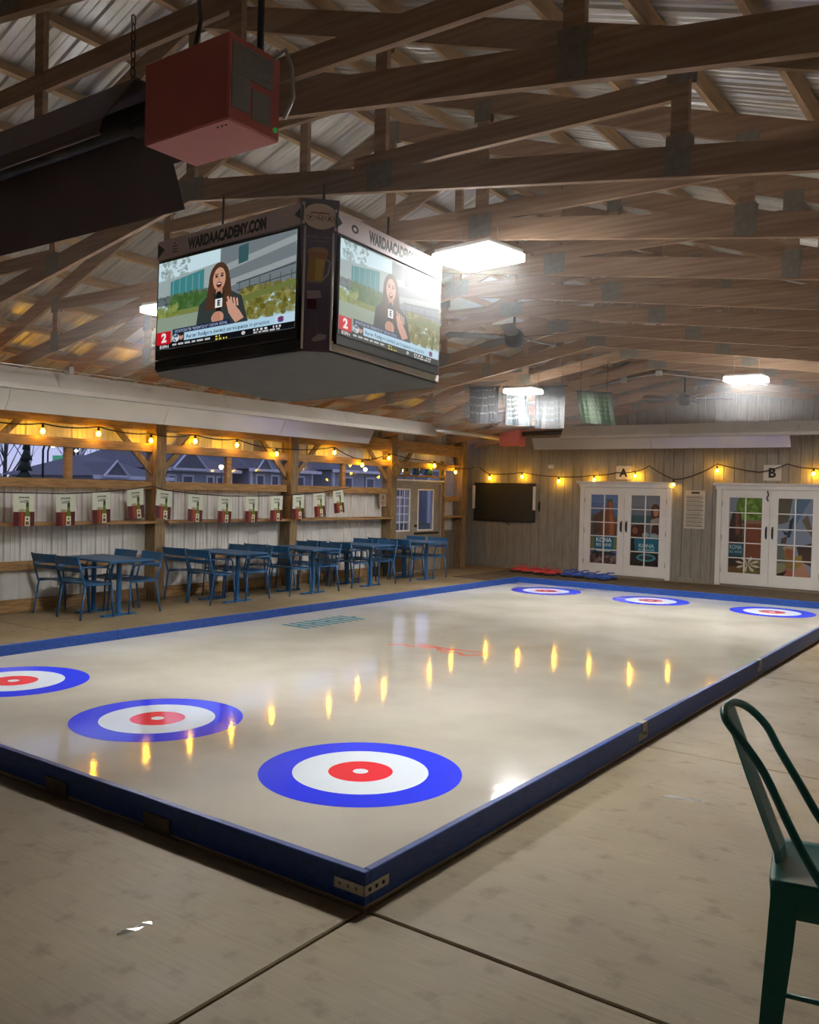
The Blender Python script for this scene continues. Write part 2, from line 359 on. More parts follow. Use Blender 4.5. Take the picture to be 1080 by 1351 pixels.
# ================================================================ SETTING
RX = -3.04                                   # ridge line
LW, RW, BW, FW = -8.75, 3.45, 15.12, -6.2     # walls
def bot(x): return 3.825 - (.14 * (x - RX) if x >= RX else .185 * (RX - x))     # underside of bottom chord
def top(x): return 5.10 - (.33 * (x - RX) if x >= RX else .385 * (RX - x))      # underside of top chord
BD, TD = .155, .17

# ---- floor: cast slabs with open joints
floor = structure('floor')
XS = [-9.15, -6.1, -3.05, 0, 3.05, 4.2]; YS = [-7, -3.05, 0, 3.05, 6.1, 9.15, 12.2, 15.3]; J = .007
for i in range(len(XS) - 1):
    for j in range(len(YS) - 1):
        MB().box(XS[i] + J, XS[i + 1] - J, YS[j] + J, YS[j + 1] - J, -.1, 0).build('slab', 'concrete', floor, bevel=.006)
MB().box(-9.15, 4.2, -7, 15.3, -.2, -.06).build('joint_bed', 'rubber', floor)

# ---- ceiling: metal sheets, purlins, trusses
ceil = structure('ceiling')
def rib_profile(width, pitch=.2286, h=.019):
    p = []; n = int(round(width / pitch)); e = .0001
    for i in range(n):
        u = i * pitch; p += [(u, 0), (u + .016, h), (u + .036, h), (u + .052, 0), (u + .100, 0), (u + .108, .005), (u + .122, .005), (u + .130, 0), (u + .165, 0), (u + .173, .005), (u + .187, .005), (u + .195, 0)]
    p.append((n * pitch, 0)); return p
def sheet_mesh(name, prof, mp, L0, L1, mater, th=.0012):
    mb = MB(); k = len(prof); V = []
    for s in (0, 1):
        for L in (L0, L1): V += [mp(u, h - s * th, L) for u, h in prof]
    F = []
    for i in range(k - 1): F += [(i, i + 1, k + i + 1, k + i), (2 * k + i, 3 * k + i, 3 * k + i + 1, 2 * k + i + 1)]
    mb.add(V, F); return mb.mesh(name, mater)
PR = rib_profile(.9144)
dR = math.hypot(1, .33); dL = math.hypot(1, .385)
mR = sheet_mesh('roof_sheet', PR, lambda u, h, L: (RX + L / dR, u, 5.10 + TD + .10 - .33 * L / dR + h), 0, (RW + .3 - RX) * dR, 'roofmetal')
mL = sheet_mesh('roof_sheet', PR, lambda u, h, L: (RX - L / dL, u, 5.10 + TD + .10 - .385 * L / dL + h), 0, (RX - LW + .3) * dL, 'roofmetal')
y = FW - .2
while y < BW:
    for me in (mR, mL): link('roof_sheet', me, ceil, (0, y, 0))
    y += .9144
for sgn, d, mslope, lim in ((1, dR, .33, RW - RX + .2), (-1, dL, .385, RX - LW + .2)):
    s = .12
    while s < lim:
        x = RX + sgn * s; z = 5.10 + TD - mslope * s; a = math.atan(mslope) * sgn
        ca, sa = math.cos(a), math.sin(a); pr = [(-.022, 0), (.022, 0), (.022, .085), (-.022, .085)]
        MB().prism([(x + px_ * ca + pz * sa, z - px_ * sa + pz * ca) for px_, pz in pr], 1, FW, BW).build('purlin', 'purlin', ceil)
        s += .56
TRUSS_Y = [1.612 + 1.22 * k for k in range(-6, 12)]
def plate(x, z, w, h): return MB().box(x - w / 2, x + w / 2, -.0225, -.0205, z - h / 2, z + h / 2).box(x - w / 2, x + w / 2, .0205, .0225, z - h / 2, z + h / 2)
def tmember(poly, wd=.04): return MB().prism(poly, 1, -wd / 2, wd / 2)
E0, E1 = LW + .02, RW - .02
tparts = [('bottom_chord', tmember([(E0, bot(E0)), (RX, bot(RX)), (RX, bot(RX) + BD), (E0, bot(E0) + BD)])), ('bottom_chord', tmember([(RX, bot(RX)), (E1, bot(E1)), (E1, bot(E1) + BD), (RX, bot(RX) + BD)])),
          ('top_chord', tmember([(E0 - .25, top(E0 - .25)), (RX, top(RX)), (RX, top(RX) + TD), (E0 - .25, top(E0 - .25) + TD)])), ('top_chord', tmember([(RX, top(RX)), (E1 + .2, top(E1 + .2)), (E1 + .2, top(E1 + .2) + TD), (RX, top(RX) + TD)])),
          ('king_post', tmember([(RX - .045, bot(RX) + BD), (RX + .045, bot(RX) + BD), (RX + .045, top(RX)), (RX - .045, top(RX))], .038))]
for d in (-3.65, -1.78, 1.78, 3.68):
    x = RX + d; tparts.append(('web_post', tmember([(x - .045, bot(x) + BD - .02), (x + .045, bot(x) + BD - .02), (x + .045, top(x) + .02), (x - .045, top(x) + .02)], .038)))
for sg in (-1, 1):
    m_ = .14 if sg > 0 else .185
    xo = RX + sg * (3.68 if sg > 0 else 3.65); zw = 3.70 if sg > 0 else 3.60
    xi = RX + sg * max(.3, (3.825 + BD - .06 - zw) / m_); tparts.append(('web_brace', tmember([(xi, zw), (xo, zw), (xo, zw + .12), (xi, zw + .12)], .038)))
    xo = RX + sg * 1.78; tparts.append(('web_brace', tmember([(RX + sg * .05, 4.16), (xo, 4.16), (xo, 4.28), (RX + sg * .05, 4.28)], .036)))
tm = [(n, b.mesh(n, 'truss')) for n, b in tparts]
pm = []
for x, z, w, h in ((RX, bot(RX) + .08, .3, .16), (RX, top(RX) + .06, .2, .2), (RX + 3.68, bot(RX + 3.68) + .11, .13, .2), (RX - 3.65, bot(RX - 3.65) + .11, .15, .22), (RX + 1.78, bot(RX + 1.78) + .10, .2, .17),
                   (RX - 1.78, bot(RX - 1.78) + .10, .2, .17), (RX + 3.68, top(RX + 3.68) - .02, .14, .17), (RX - 3.65, top(RX - 3.65) - .03, .14, .17), (RX + 1.78, top(RX + 1.78), .14, .15), (RX - 1.78, top(RX - 1.78), .14, .15)):
    pm.append(plate(x, z, w, h).mesh('nail_plate', 'plate'))
for Y in TRUSS_Y:
    if Y > BW - .05: continue
    t = empty('roof_truss', (0, Y, 0), ceil)
    for n, me in tm: link(n, me, t)
    for me in pm: link('nail_plate', me, t)

# ---- back wall: grooved siding boards up to the roof line
wb = structure('wall_back')
x = LW - .55; bw = .2032
while x < RW + .2:
    x1 = x + bw - .009
    MB().prism([(x, 0), (x1, 0), (x1, top(min(x1, RW)) + .22), (x, top(min(x, RW)) + .22)], 1, BW, BW + .03).build('siding_board', 'siding', wb)
    x += bw
MB().prism([(LW - .7, -.05), (RW + .3, -.05), (RW + .3, top(RW) + .3), (RX, top(RX) + .3), (LW - .7, top(LW) + .2)], 1, BW + .03, BW + .1).build('sheathing', 'charcoal', wb)
MB().box(LW, RW, BW - .02, BW, 0, .09).build('baseboard_back', 'siding', None)['kind'] = 'structure'
# ---- right and front walls (outside the frame; they close the room)
wr = structure('wall_right')
for k in range(24):
    yy = FW + k * .9144; link('metal_sheet', sheet_mesh('metal_sheet', PR, lambda u, h, L, y0=yy: (RW + .06 - h, y0 + u, L), 0, top(RW) + .3, 'wallmetal'), wr)
wf = structure('wall_front')
for k in range(14):
    xx = LW - .1 + k * .9144
    link('metal_sheet', sheet_mesh('metal_sheet', PR, lambda u, h, L, x0=xx: (x0 + u, FW - .06 + h, L), 0, 5.6, 'wallmetal'), wf)

# ---- left wall: posts, girts, metal sheets, openings
wl = structure('wall_left')
PY = [-3.0, -.1, 2.82, 5.74, 8.63, 11.56, 14.24]
DY0, DY1 = 11.76, 13.50
low = sheet_mesh('metal_sheet', PR, lambda u, h, L: (LW - .03 + h, u, L), 0.02, 1.70, 'wallmetal'); up_ = sheet_mesh('metal_sheet', PR, lambda u, h, L: (LW - .03 + h, u, L), 2.25, 3.10, 'wallmetal')
yy = 11.66 - .9144
while yy > FW - 1: link('metal_sheet', low, wl, (0, yy, 0)); yy -= .9144
nar = rib_profile(.6858); link('metal_sheet', sheet_mesh('metal_sheet', nar, lambda u, h, L: (LW - .03 + h, 13.56 + u, L), .85, 1.50, 'wallmetal'), wl)
yy = FW - .6
while yy < 14.2: link('metal_sheet', up_, wl, (0, yy, 0)); yy += .9144
for Yp in PY: MB().box(LW - .01, LW + .23, Yp - .095, Yp + .095, 0, top(LW) + .05).build('post', 'post', wl, bevel=.006)
for a, b in zip(PY[:-1], PY[1:]):
    a += .095; b -= .095; dr = a > 11
    MB().box(LW + .03, LW + .15, a, b, 2.20, 2.33).build('window_header', 'timber', wl, bevel=.004)
    MB().box(LW + .02, LW + .17, a, b, 2.52, 2.76).build('top_plate', 'timber', wl, bevel=.004)
    if not dr:
        MB().box(LW + .03, LW + .15, a, b, 1.65, 1.77).build('window_sill_beam', 'timber', wl, bevel=.004)
        MB().box(LW + .0, LW + .05, a, b, .55, .67).build('girt', 'timber', wl, bevel=.003)
        MB().box(LW + .0, LW + .06, a, b, 0, .17).build('kick_board', 'timber', wl, bevel=.003)
        MB().box(LW, LW + .31, a, b, 1.145, 1.185).build('drink_shelf', 'timber', wl, bevel=.004)
        MB().box(LW + .05, LW + .13, (a + b) / 2 - .05, (a + b) / 2 + .05, 1.77, 2.20).build('window_stud', 'timber', wl, bevel=.003)
    else:
        MB().box(LW + .03, LW + .15, 13.55, b, 1.50, 1.62).build('window_sill_beam', 'timber', wl, bevel=.004)
        MB().box(LW, LW + .28, 13.55, b, 1.145, 1.185).build('drink_shelf', 'timber', wl, bevel=.004)
        MB().box(LW + .02, LW + .12, 13.55, 13.62, .0, 2.2).build('window_stud', 'timber', wl, bevel=.003)
        MB().box(LW - .02, LW + .05, 13.55, b, 0, .86).build('closure_panel', 'greybox', wl)
    for Y0, sg in ((a, 1), (b, -1)):
        if dr and sg < 0: continue
        y1 = Y0 + sg * .62
        MB().prism([(Y0, 1.86), (Y0, 1.99), (y1 - sg * .01, 2.56), (y1 + sg * .10, 2.56)], 0, LW + .10, LW + .14).build('knee_brace', 'post', wl)
    w = structure('window_%d' % (PY.index(a - .095) + 1))
    segs = [(a, (a + b) / 2 - .05), ((a + b) / 2 + .05, b)] if not dr else [(13.62, b)]
    for p, q in segs: MB().box(LW + .085, LW + .09, p, q, 1.77 if not dr else 1.62, 2.20).build('pane', 'glass', w)
# end return wall between last post and back wall
tr = structure('wall_return')
for k in range(4): MB().box(LW - .50, LW - .44, 14.335 + k * .2 + .004, 14.335 + (k + 1) * .2 - .004, 0, top(LW)).build('siding_board', 'siding', tr)

MB().box(LW - .50, LW + .0, 14.26, 14.335, 0, top(LW)).build('closing_board', 'siding', tr)
# ---- door on the left wall (door_3)
d3 = structure('door_3')
X = LW + .04
MB().box(X - .02, X + .08, DY0, DY0 + .05, 0, 1.93).box(X - .02, X + .08, DY1 - .07, DY1, 0, 1.93).box(X - .02, X + .08, DY0 + .05, DY1 - .07, 1.86, 1.93).build('frame', 'beige', d3, bevel=.004)
MB().box(X - .02, X + .10, DY0 - .02, DY1 + .03, 1.93, 1.965).build('head_trim', 'white', d3, bevel=.003)
MB().box(X - .02, X + .12, DY0 - .02, DY1 + .05, 2.02, 2.06).build('transom_shelf', 'timber', d3, bevel=.003)
ym = 12.46
for a, b, wa, wb_ in ((DY0 + .055, ym - .004, 11.83, 12.29), (ym + .004, DY1 - .075, 12.63, 13.17)):
    lf = MB().box(X, X + .045, a, wa, .02, 1.855).box(X, X + .045, wb_, b, .02, 1.855).box(X, X + .045, wa, wb_, .02, .90).box(X, X + .045, wa, wb_, 1.74, 1.855).build('leaf', 'beige', d3)
    MB().box(X + .045, X + .058, wa - .03, wa, .87, 1.77).box(X + .045, X + .058, wb_, wb_ + .03, .87, 1.77).box(X + .045, X + .058, wa, wb_, .87, .90).box(X + .045, X + .058, wa, wb_, 1.74, 1.77).build('window_bead', 'white', lf)
    MB().box(X + .018, X + .024, wa, wb_, .90, 1.74).build('pane', 'glass', lf)
    if wa < 12:
        for k in (1, 2): MB().box(X + .024, X + .036, wa + (wb_ - wa) * k / 3 - .008, wa + (wb_ - wa) * k / 3 + .008, .90, 1.74).build('muntin', 'white', lf)
        for k in range(1, 5): MB().box(X + .024, X + .034, wa, wb_, .90 + .84 * k / 5 - .008, .90 + .84 * k / 5 + .008).build('muntin', 'white', lf)
    else:
        MB().box(X + .045, X + .075, a + .03, b - .03, .80, .84).build('push_bar', 'darkmetal', lf)
        MB().lathe([(.0, 0), (.022, .0), (.03, .02), (.03, .05), (.0, .06)], (X + .045, a + .045, .98), 12, axis=0).build('knob', 'darkmetal', lf)

# ---- French doors on the back wall, posters behind the panes
def poster_bottle():
    p = Paint(150, 320, (.36, .46, .66)); p.rect(0, .0, 1, .12, (.40, .52, .74)); p.poly([(0, .30), (.4, .24), (1, .32), (1, .62), (0, .62)], (.36, .36, .38)); p.poly([(.1, .34), (.42, .2), (.5, .5), (.1, .6)], (.34, .25, .20))
    p.poly([(.58, .08), (.78, .08), (.80, .24), (.92, .40), (.94, .60), (.34, .60), (.42, .38), (.57, .22)], (.50, .28, .15)); p.poly([(.66, .1), (.76, .1), (.78, .26), (.86, .42), (.86, .6), (.70, .6)], (.68, .40, .24)); p.rect(.57, .06, .79, .10, (.30, .36, .30))
    p.rect(0, .60, 1, .80, (.52, .52, .28)); p.poly([(.12, .60), (.88, .58), (.86, .86), (.14, .82)], (.10, .46, .60)); p.text('KONA', .5, .625, .06, (.95, .97, .98), width=.58, align='C', bold=.03); p.text('BIG WAVE', .5, .705, .045, (.9, .95, .96), width=.56, align='C', bold=.02)
    p.poly([(.04, .84), (.5, .78), (.98, .86), (.8, .90), (.1, .9)], (.16, .22, .26)); p.words(.25, .805, .5, .02, (.75, .9, .92)); p.rect(0, .88, 1, 1, (.50, .46, .46)); p.speck(0, .88, 1, 1, (.40, .30, .30), 90, .05, .8, .2)
    return p.grain(.02)
def poster_woman():
    p = Paint(150, 320, (.46, .48, .54)); p.rect(0, 0, 1, .16, (.50, .52, .58)); p.rect(0, .28, 1, .40, (.22, .38, .40)); p.rect(0, .38, 1, .62, (.40, .40, .42))
    p.ell(.84, .20, .15, .085, (.36, .20, .12)); p.poly([(.70, .2), (.98, .2), (1, .34), (.68, .34)], (.36, .2, .12)); p.ell(.86, .235, .09, .055, (.80, .58, .46)); p.poly([(.68, .34), (1, .30), (1, .62), (.66, .62)], (.66, .62, .60)); p.poly([(.74, .42), (.95, .40), (.98, .54), (.7, .56)], (.30, .16, .13))
    p.ell(.83, .225, .012, .006, (.2, .1, .08)); p.ell(.89, .225, .012, .006, (.2, .1, .08)); p.line([(.84, .262), (.89, .262)], .02, (.6, .25, .22))
    p.poly([(0, .44), (.44, .40), (.52, .58), (.3, .6), (0, .58)], (.30, .13, .10)); p.ell(.14, .5, .1, .05, (.55, .36, .26)); p.ell(.52, .56, .12, .04, (.62, .70, .72)); p.ell(.8, .57, .12, .04, (.60, .70, .74))
    p.rect(0, .60, 1, 1, (.14, .12, .12)); p.poly([(.12, .61), (1, .61), (.98, .80), (.16, .80)], (.10, .44, .55)); p.text('KONA', .56, .68, .055, (.75, .88, .9), width=.55, align='C', bold=.03); p.text('BIG WAVE', .56, .75, .038, (.65, .82, .86), width=.55, align='C', bold=.02)
    p.ell(.55, .88, .34, .055, (.30, .58, .64)); p.ell(.55, .88, .26, .03, (.10, .22, .27)); p.rect(0, .94, 1, 1, (.12, .1, .09)); return p.grain(.02)
def poster_garden():
    p = Paint(150, 320, (.52, .56, .62)); p.ell(.7, .12, .5, .2, (.36, .50, .14)); p.speck(.3, 0, 1, .3, (.38, .52, .15), 120, .07, .7, .15); p.rect(.45, .32, 1, .80, (.50, .27, .13))
    for k in range(7): p.rect(.45 + k * .08, .32, .455 + k * .08, .80, (.38, .19, .09))
    p.rect(.5, .29, 1, .34, (.55, .42, .34)); p.poly([(.1, .18), (.34, .18), (.4, .4), (.44, .62), (0, .62), (0, .38)], (.24, .13, .09)); p.poly([(.18, .2), (.3, .2), (.34, .5), (.2, .5)], (.48, .28, .2)); p.speck(.28, .3, .46, .6, (.30, .26, .10), 60, .03)
    p.rect(0, .60, .44, .80, (.10, .34, .42)); p.text('KONA', .03, .625, .06, (.72, .84, .82), width=.38, bold=.02); p.text('BIG WAVE', .03, .70, .04, (.6, .76, .76), width=.38)
    p.rect(0, .78, .5, 1, (.22, .15, .11)); p.rect(0, .92, 1, 1, (.45, .33, .18)); p.speck(.5, .82, 1, 1, (.40, .38, .18), 60, .06)
    for a in range(8):
        t = a * .785 + .3; p.poly([(.6, .88), (.6 + .30 * math.cos(t - .2), .88 + .085 * math.sin(t - .2)), (.6 + .40 * math.cos(t), .88 + .11 * math.sin(t)), (.6 + .30 * math.cos(t + .2), .88 + .085 * math.sin(t + .2))], (.82, .78, .68))
    return p.grain(.02)
def poster_hands():
    p = Paint(150, 320, (.52, .57, .66)); p.poly([(0, 0), (.4, 0), (.3, .3), (0, .34)], (.36, .33, .26)); p.poly([(.7, .28), (.85, .2), (1, .4), (1, .5)], (.42, .36, .26)); p.poly([(.55, 0), (.92, 0), (.40, .44), (.30, .40)], (.34, .46, .58)); p.poly([(.34, .28), (.46, .24), (.36, .50), (.28, .5)], (.10, .16, .22))
    p.poly([(.14, .42), (.40, .44), (.36, .48), (.2, .47)], (.10, .22, .28)); p.poly([(.1, .52), (.3, .48), (.24, .58), (.1, .58)], (.35, .25, .22)); p.rect(0, .60, .5, 1, (.38, .42, .36)); p.rect(0, .84, .5, 1, (.55, .54, .40)); p.poly([(.18, .64), (.5, .62), (.46, .90), (.26, .90)], (.55, .42, .14)); p.ell(.36, .64, .2, .03, (.68, .58, .46)); p.poly([(.25, .64), (.46, .66), (.42, .76), (.28, .76)], (.58, .32, .20))
    p.poly([(.56, .62), (1, .56), (1, .86), (.66, .80)], (.28, .17, .11)); p.poly([(.52, .74), (.72, .72), (.74, .88), (.54, .9)], (.62, .50, .12)); p.poly([(.5, .92), (.8, .82), (.98, 1), (.46, 1)], (.72, .52, .42)); p.poly([(.2, .9), (.5, .92), (.5, 1), (.22, 1)], (.66, .38, .32)); p.poly([(0, .98), (.3, .93), (.2, 1), (0, 1)], (.12, .1, .08)); return p.grain(.02)
def french_door(name, x0, x1, posters):
    d = structure(name); Y = BW; H = 1.99
    MB().box(x0, x0 + .10, Y - .07, Y, 0, 1.9).box(x1 - .10, x1, Y - .07, Y, 0, 1.9).build('side_casing', 'white', d, bevel=.004)
    MB().box(x0 - .02, x1 + .02, Y - .08, Y, 1.9, H - .025).build('head_casing', 'white', d, bevel=.004)
    MB().prism([(Y, H - .025), (Y - .09, H - .025), (Y - .13, H + .02), (Y - .13, H + .035), (Y, H + .035)], 0, x0 - .07, x1 + .07).build('cornice', 'white', d)
    xm = (x0 + x1) / 2; yf = Y - .055
    for k, (a, b, po) in enumerate(((x0 + .105, xm - .003, posters[0]), (xm + .003, x1 - .105, posters[1]))):
        st = .145; ga, gb, z0, z1 = a + st, b - st, .26, 1.74
        lf = MB().box(a, ga, yf, Y - .01, .03, 1.893).box(gb, b, yf, Y - .01, .03, 1.893).box(ga, gb, yf, Y - .01, .03, z0).box(ga, gb, yf, Y - .01, z1, 1.893).build('leaf', 'white', d)
        MB().slab([(ga, Y - .024, z0), (gb, Y - .024, z0), (gb, Y - .024, z1), (ga, Y - .024, z1)], .004).build('poster', img_mat('door_poster', po().image('door_poster'), rough=.55), lf, recalc=False)
        nx, nz = 2, 5
        for i in range(nx):
            for j in range(nz): 
                MB().box(ga + (gb - ga) * i / nx + .006, ga + (gb - ga) * (i + 1) / nx - .006, Y - .037, Y - .032, z0 + (z1 - z0) * j / nz + .006, z0 + (z1 - z0) * (j + 1) / nz - .006).build('pane', 'glass', lf)
        MB().box((ga + gb) / 2 - .011, (ga + gb) / 2 + .011, yf + .002, Y - .03, z0, z1).build('muntin', 'white', lf)
        for j in range(1, nz): MB().box(ga, gb, yf + .003, Y - .03, z0 + (z1 - z0) * j / nz - .011, z0 + (z1 - z0) * j / nz + .011).build('muntin', 'white', lf)
        hx = b - .055 if k == 0 else a + .055; s = -1 if k == 0 else 1
        MB().box(hx - .014, hx + .014, yf - .006, yf, .95, 1.19).tube([(hx, yf - .005, 1.16), (hx, yf - .05, 1.15), (hx, yf - .055, 1.07), (hx, yf - .05, .99), (hx, yf - .005, .98)], .012, 8).build('handle', 'black', lf)
        for z in (.3, .95, 1.62):
            e = a if k == 0 else b; MB().box(e - .012, e + .012, yf - .01, yf + .004, z - .05, z + .05).build('hinge', 'steel', lf)
    return d
french_door('door_1', -6.05, -4.02, (poster_bottle, poster_woman))
dB = french_door('door_2', -3.11, -1.08, (poster_garden, poster_hands))
MB().tube([(-2.15, BW - .06, 1.88), (-2.13, BW - .075, 1.80), (-2.16, BW - .075, 1.74), (-2.13, BW - .07, 1.68)], .012, 6).build('hook_latch', 'black', dB)

# ================================================================ RINK
RW_, RL, BH = 5.833, 11.9135, .152; IZ = .05
rink = tag(empty('curling_rink'), 'blue-boarded curling sheet of grey ice with six painted ring targets', 'curling rink')
t = .04
MB().box(-RW_ + t, -t, t, RL - t, .0, IZ).build('ice_sheet', 'ice', rink)
ys = [0, 3.034, 6.088, 9.0, RL]
for a, b in zip(ys[:-1], ys[1:]):
    MB().box(-t, 0, a + (t if a == 0 else .002), b - .002, .012, BH).build('side_board', 'blueboard', rink, bevel=.004)
    MB().box(-RW_, -RW_ + t, a + .002, b - .002, .012, BH).build('side_board', 'blueboard', rink, bevel=.004)
for a, b in ((-RW_ + t, -2.95), (-2.946, 0)):
    MB().box(a, b, 0, t, .012, BH).build('end_board', 'blueboard', rink, bevel=.004)
    MB().box(a, min(b, -t), RL - t, RL, .012, BH).build('end_board', 'blueboard', rink, bevel=.004)
MB().box(-RW_ + .015, -.015, .015, t, 0, .013).box(-.03, -.012, .02, RL - .02, 0, .013).box(-RW_ + .012, -RW_ + .03, .02, RL - .02, 0, .013).build('base_strip', 'purlin', rink)
cb = MB().box(-.16, .003, -.003, 0, .055, .098).box(0, .003, -.003, .16, .055, .098).build('corner_bracket', 'steel', rink); cb['label'] = 'bare steel corner bracket with bolt holes'
for q in (.03, .075, .12):
    MB().lathe([(.008, 0), (.008, .004), (.003, .006)], (-q - .01, -.003, .077), 8, axis=1).build('bolt', 'darkmetal', cb); MB().lathe([(.009, 0), (.009, .004), (.003, .006)], (.003, q, .077), 8, axis=0).build('bolt', 'darkmetal', cb)
for yj, lab in ((3.034, 'worn grey paint patch at a board joint'), (6.088, 'worn brown paint patch at a board joint')):
    o = MB().box(-t - .002, .0022, yj + .01, yj + .10, .06, BH + .0018).box(.0, .0022, yj - .06, yj + .11, .04, .09).build('joint_plate', 'plate', rink); o['label'] = lab
for xb in (-1.30, -2.15): MB().box(xb - .10, xb + .10, -.010, 0, .0, .085).build('strap_plate', 'mat', rink, bevel=.003)
for Y in (1.2517, 10.9353):
    for k, X in enumerate((-1.0302, -2.88, -4.74)):
        tg = empty('ring_target', (X, Y, IZ), rink)
        for nm, r0, r1, m_ in (('outer_ring', .40, .5964, 'iceblue'), ('middle_ring', .19, .40, 'icewhite'), ('inner_ring', .045, .19, 'icered'), ('button', 0.0005, .045, 'icewhite')): MB().disc((0, 0), r0, r1, -.002, .0008, 80).build(nm, m_, tg, recalc=True)
pr = empty('ice_lettering', (0, 0, IZ), rink); pr['label'] = 'teal block lettering printed in the ice'
for k in range(9):
    y0 = 5.0 + k * .13; MB().add([(-5.30, y0, .0008), (-4.86, y0, .0008), (-4.86, y0 + .075, .0008), (-5.30, y0 + .075, .0008), (-5.30, y0, -.001), (-4.86, y0, -.001), (-4.86, y0 + .075, -.001), (-5.30, y0 + .075, -.001)], [(0, 1, 2, 3), (7, 6, 5, 4), (0, 4, 5, 1), (1, 5, 6, 2), (2, 6, 7, 3), (3, 7, 4, 0)]).build('letter_stroke', 'iceteal', pr)
    if k % 2 == 0: MB().box(-5.12, -5.06, y0 + .07, y0 + .14, -.001, .0007).build('letter_stroke', 'iceteal', pr)
cs = empty('ice_script', (0, 0, IZ), rink); cs['label'] = 'coral red script printed in the ice'
for k, pts in enumerate(([(-3.50, 4.78), (-3.40, 4.92), (-3.25, 4.86), (-3.12, 5.0)], [(-3.12, 4.86), (-3.0, 5.02), (-2.9, 4.88), (-2.78, 5.02)], [(-2.84, 4.80), (-2.68, 4.92), (-2.56, 4.80), (-2.42, 4.98)], [(-3.3, 5.06), (-2.9, 5.02), (-2.44, 5.10)])):
    mb = MB()
    for (xa, ya), (xb, yb) in zip(pts[:-1], pts[1:]):
        d = Vector((xb - xa, yb - ya, 0)); n = Vector((-d.y, d.x, 0)).normalized() * .028; A = Vector((xa, ya, 0)); B = Vector((xb, yb, 0))
        mb.add([A + n + Vector((0, 0, .0008)), B + n + Vector((0, 0, .0008)), B - n + Vector((0, 0, .0008)), A - n + Vector((0, 0, .0008))], [(0, 1, 2, 3)])
    mb.build('script_stroke', 'icecoral', cs)
# floor mat strip behind the rink
tag(MB().box(-7.5, 1.8, RL + .30, BW - .35, .0, .012).build('floor_mat', 'mat', bevel=.003), 'long dark brown floor mat between the rink and the french doors', 'mat')

# ================================================================ LIGHTS
def led_panel(x, y, z, rot, label, lens='panel'):
    p = tag(empty('led_panel_light', (x, y, z), rotz=rot), label, 'ceiling light', 'LED panel lights under the trusses')
    MB().box(-.24, .24, -.19, .19, .056, .085).build('housing', 'white', p, bevel=.004)
    MB().box(-.25, .25, -.20, .20, .012, .055).build('added_glow_band', 'sideglow', p, bevel=.003); MB().box(-.245, .245, -.195, .195, .002, .0115).build('diffuser', lens, p)  # side band is an added glow around the flat diffuser
    for sx in (-.2, .2): MB().tube([(sx * .8, 0, .08), (sx * .8, 0, bot(x) + .02 - z)], .004, 6).build('hanger', 'steel', p)
    return p
led_panel(-1.02, 2.41, 3.29, -.13, 'bright square LED panel hanging right of the scoreboard')
led_panel(-4.36, 2.55, 3.29, 0, 'LED panel glaring at the left edge of the scoreboard')
led_panel(-1.12, 9.5, 3.29, 0, 'far LED panel over the right-hand french doors', 'farpanel')
led_panel(-4.5, 9.5, 3.29, 0, 'far LED panel in front of the hanging cloth banners', 'farpanel')

def string_lights(name, label, nodes, bulbs, sag):
    r = tag(empty(name), label, 'string lights'); pts = []
    for a, b in zip(nodes[:-1], nodes[1:]): pts += catenary(a, b, sag, 6)[:-1]
    pts.append(Vector(nodes[-1])); MB().tube(pts, .0105, 6).build('cable', 'black', r)
    me_s = MB().lathe([(.006, .05), (.016, .045), (.018, .0), (.014, -.012)], (0, 0, .035), 10).mesh('socket', 'black')
    me_b = MB().lathe([(.012, .022), (.02, .008), (.029, -.012), (.028, -.028), (.016, -.044), (.003, -.048)], (0, 0, 0), 12).mesh('bulb', 'bulb')
    for p in bulbs: link('socket', me_s, r, p); link('bulb', me_b, r, p)
    return r
LXB = LW + .24
lb = [(3.81, 2.40), (4.65, 2.42), (5.54, 2.38), (6.37, 2.42), (7.24, 2.41), (8.16, 2.31), (9.67, 2.41), (10.5, 2.21), (11.35, 2.38), (12.98, 2.29), (13.83, 2.18)]
lb = [(1.0, 2.4), (1.95, 2.4), (2.95, 2.4)] + lb
string_lights('left_wall_string_lights', 'string of amber bulbs along the timber window wall', [(LXB, .2, 2.5)] + [(LXB, y, z + .085) for y, z in lb] + [(LXB + .1, 14.6, 2.32)], [(LXB, y, z) for y, z in lb], .035)
bb = [(-8.33, 2.08), (-7.48, 2.12), (-6.56, 2.03), (-5.72, 2.07), (-4.8, 2.16), (-3.98, 2.0), (-3.11, 2.28), (-1.33, 2.23), (-.4, 2.2), (.5, 2.2)]
BYB = BW - .10
string_lights('back_wall_string_lights', 'string of amber bulbs along the grey siding above the french doors', [(LW + .2, 14.9, 2.32)] + [(x, BYB, z + .085) for x, z in bb[:4]] + [(-5.2, BYB, 2.22), (-4.8, BYB, 2.245), (-4.5, BYB, 2.36), (-3.98, BYB, 2.085), (-3.6, BYB, 2.16), (-3.11, BYB, 2.40), (-2.3, BYB, 2.24), (-1.8, BYB, 2.40), (-1.33, BYB, 2.315), (-.4, BYB, 2.285), (.5, BYB, 2.285)], [(x, BYB, z) for x, z in bb], .02)

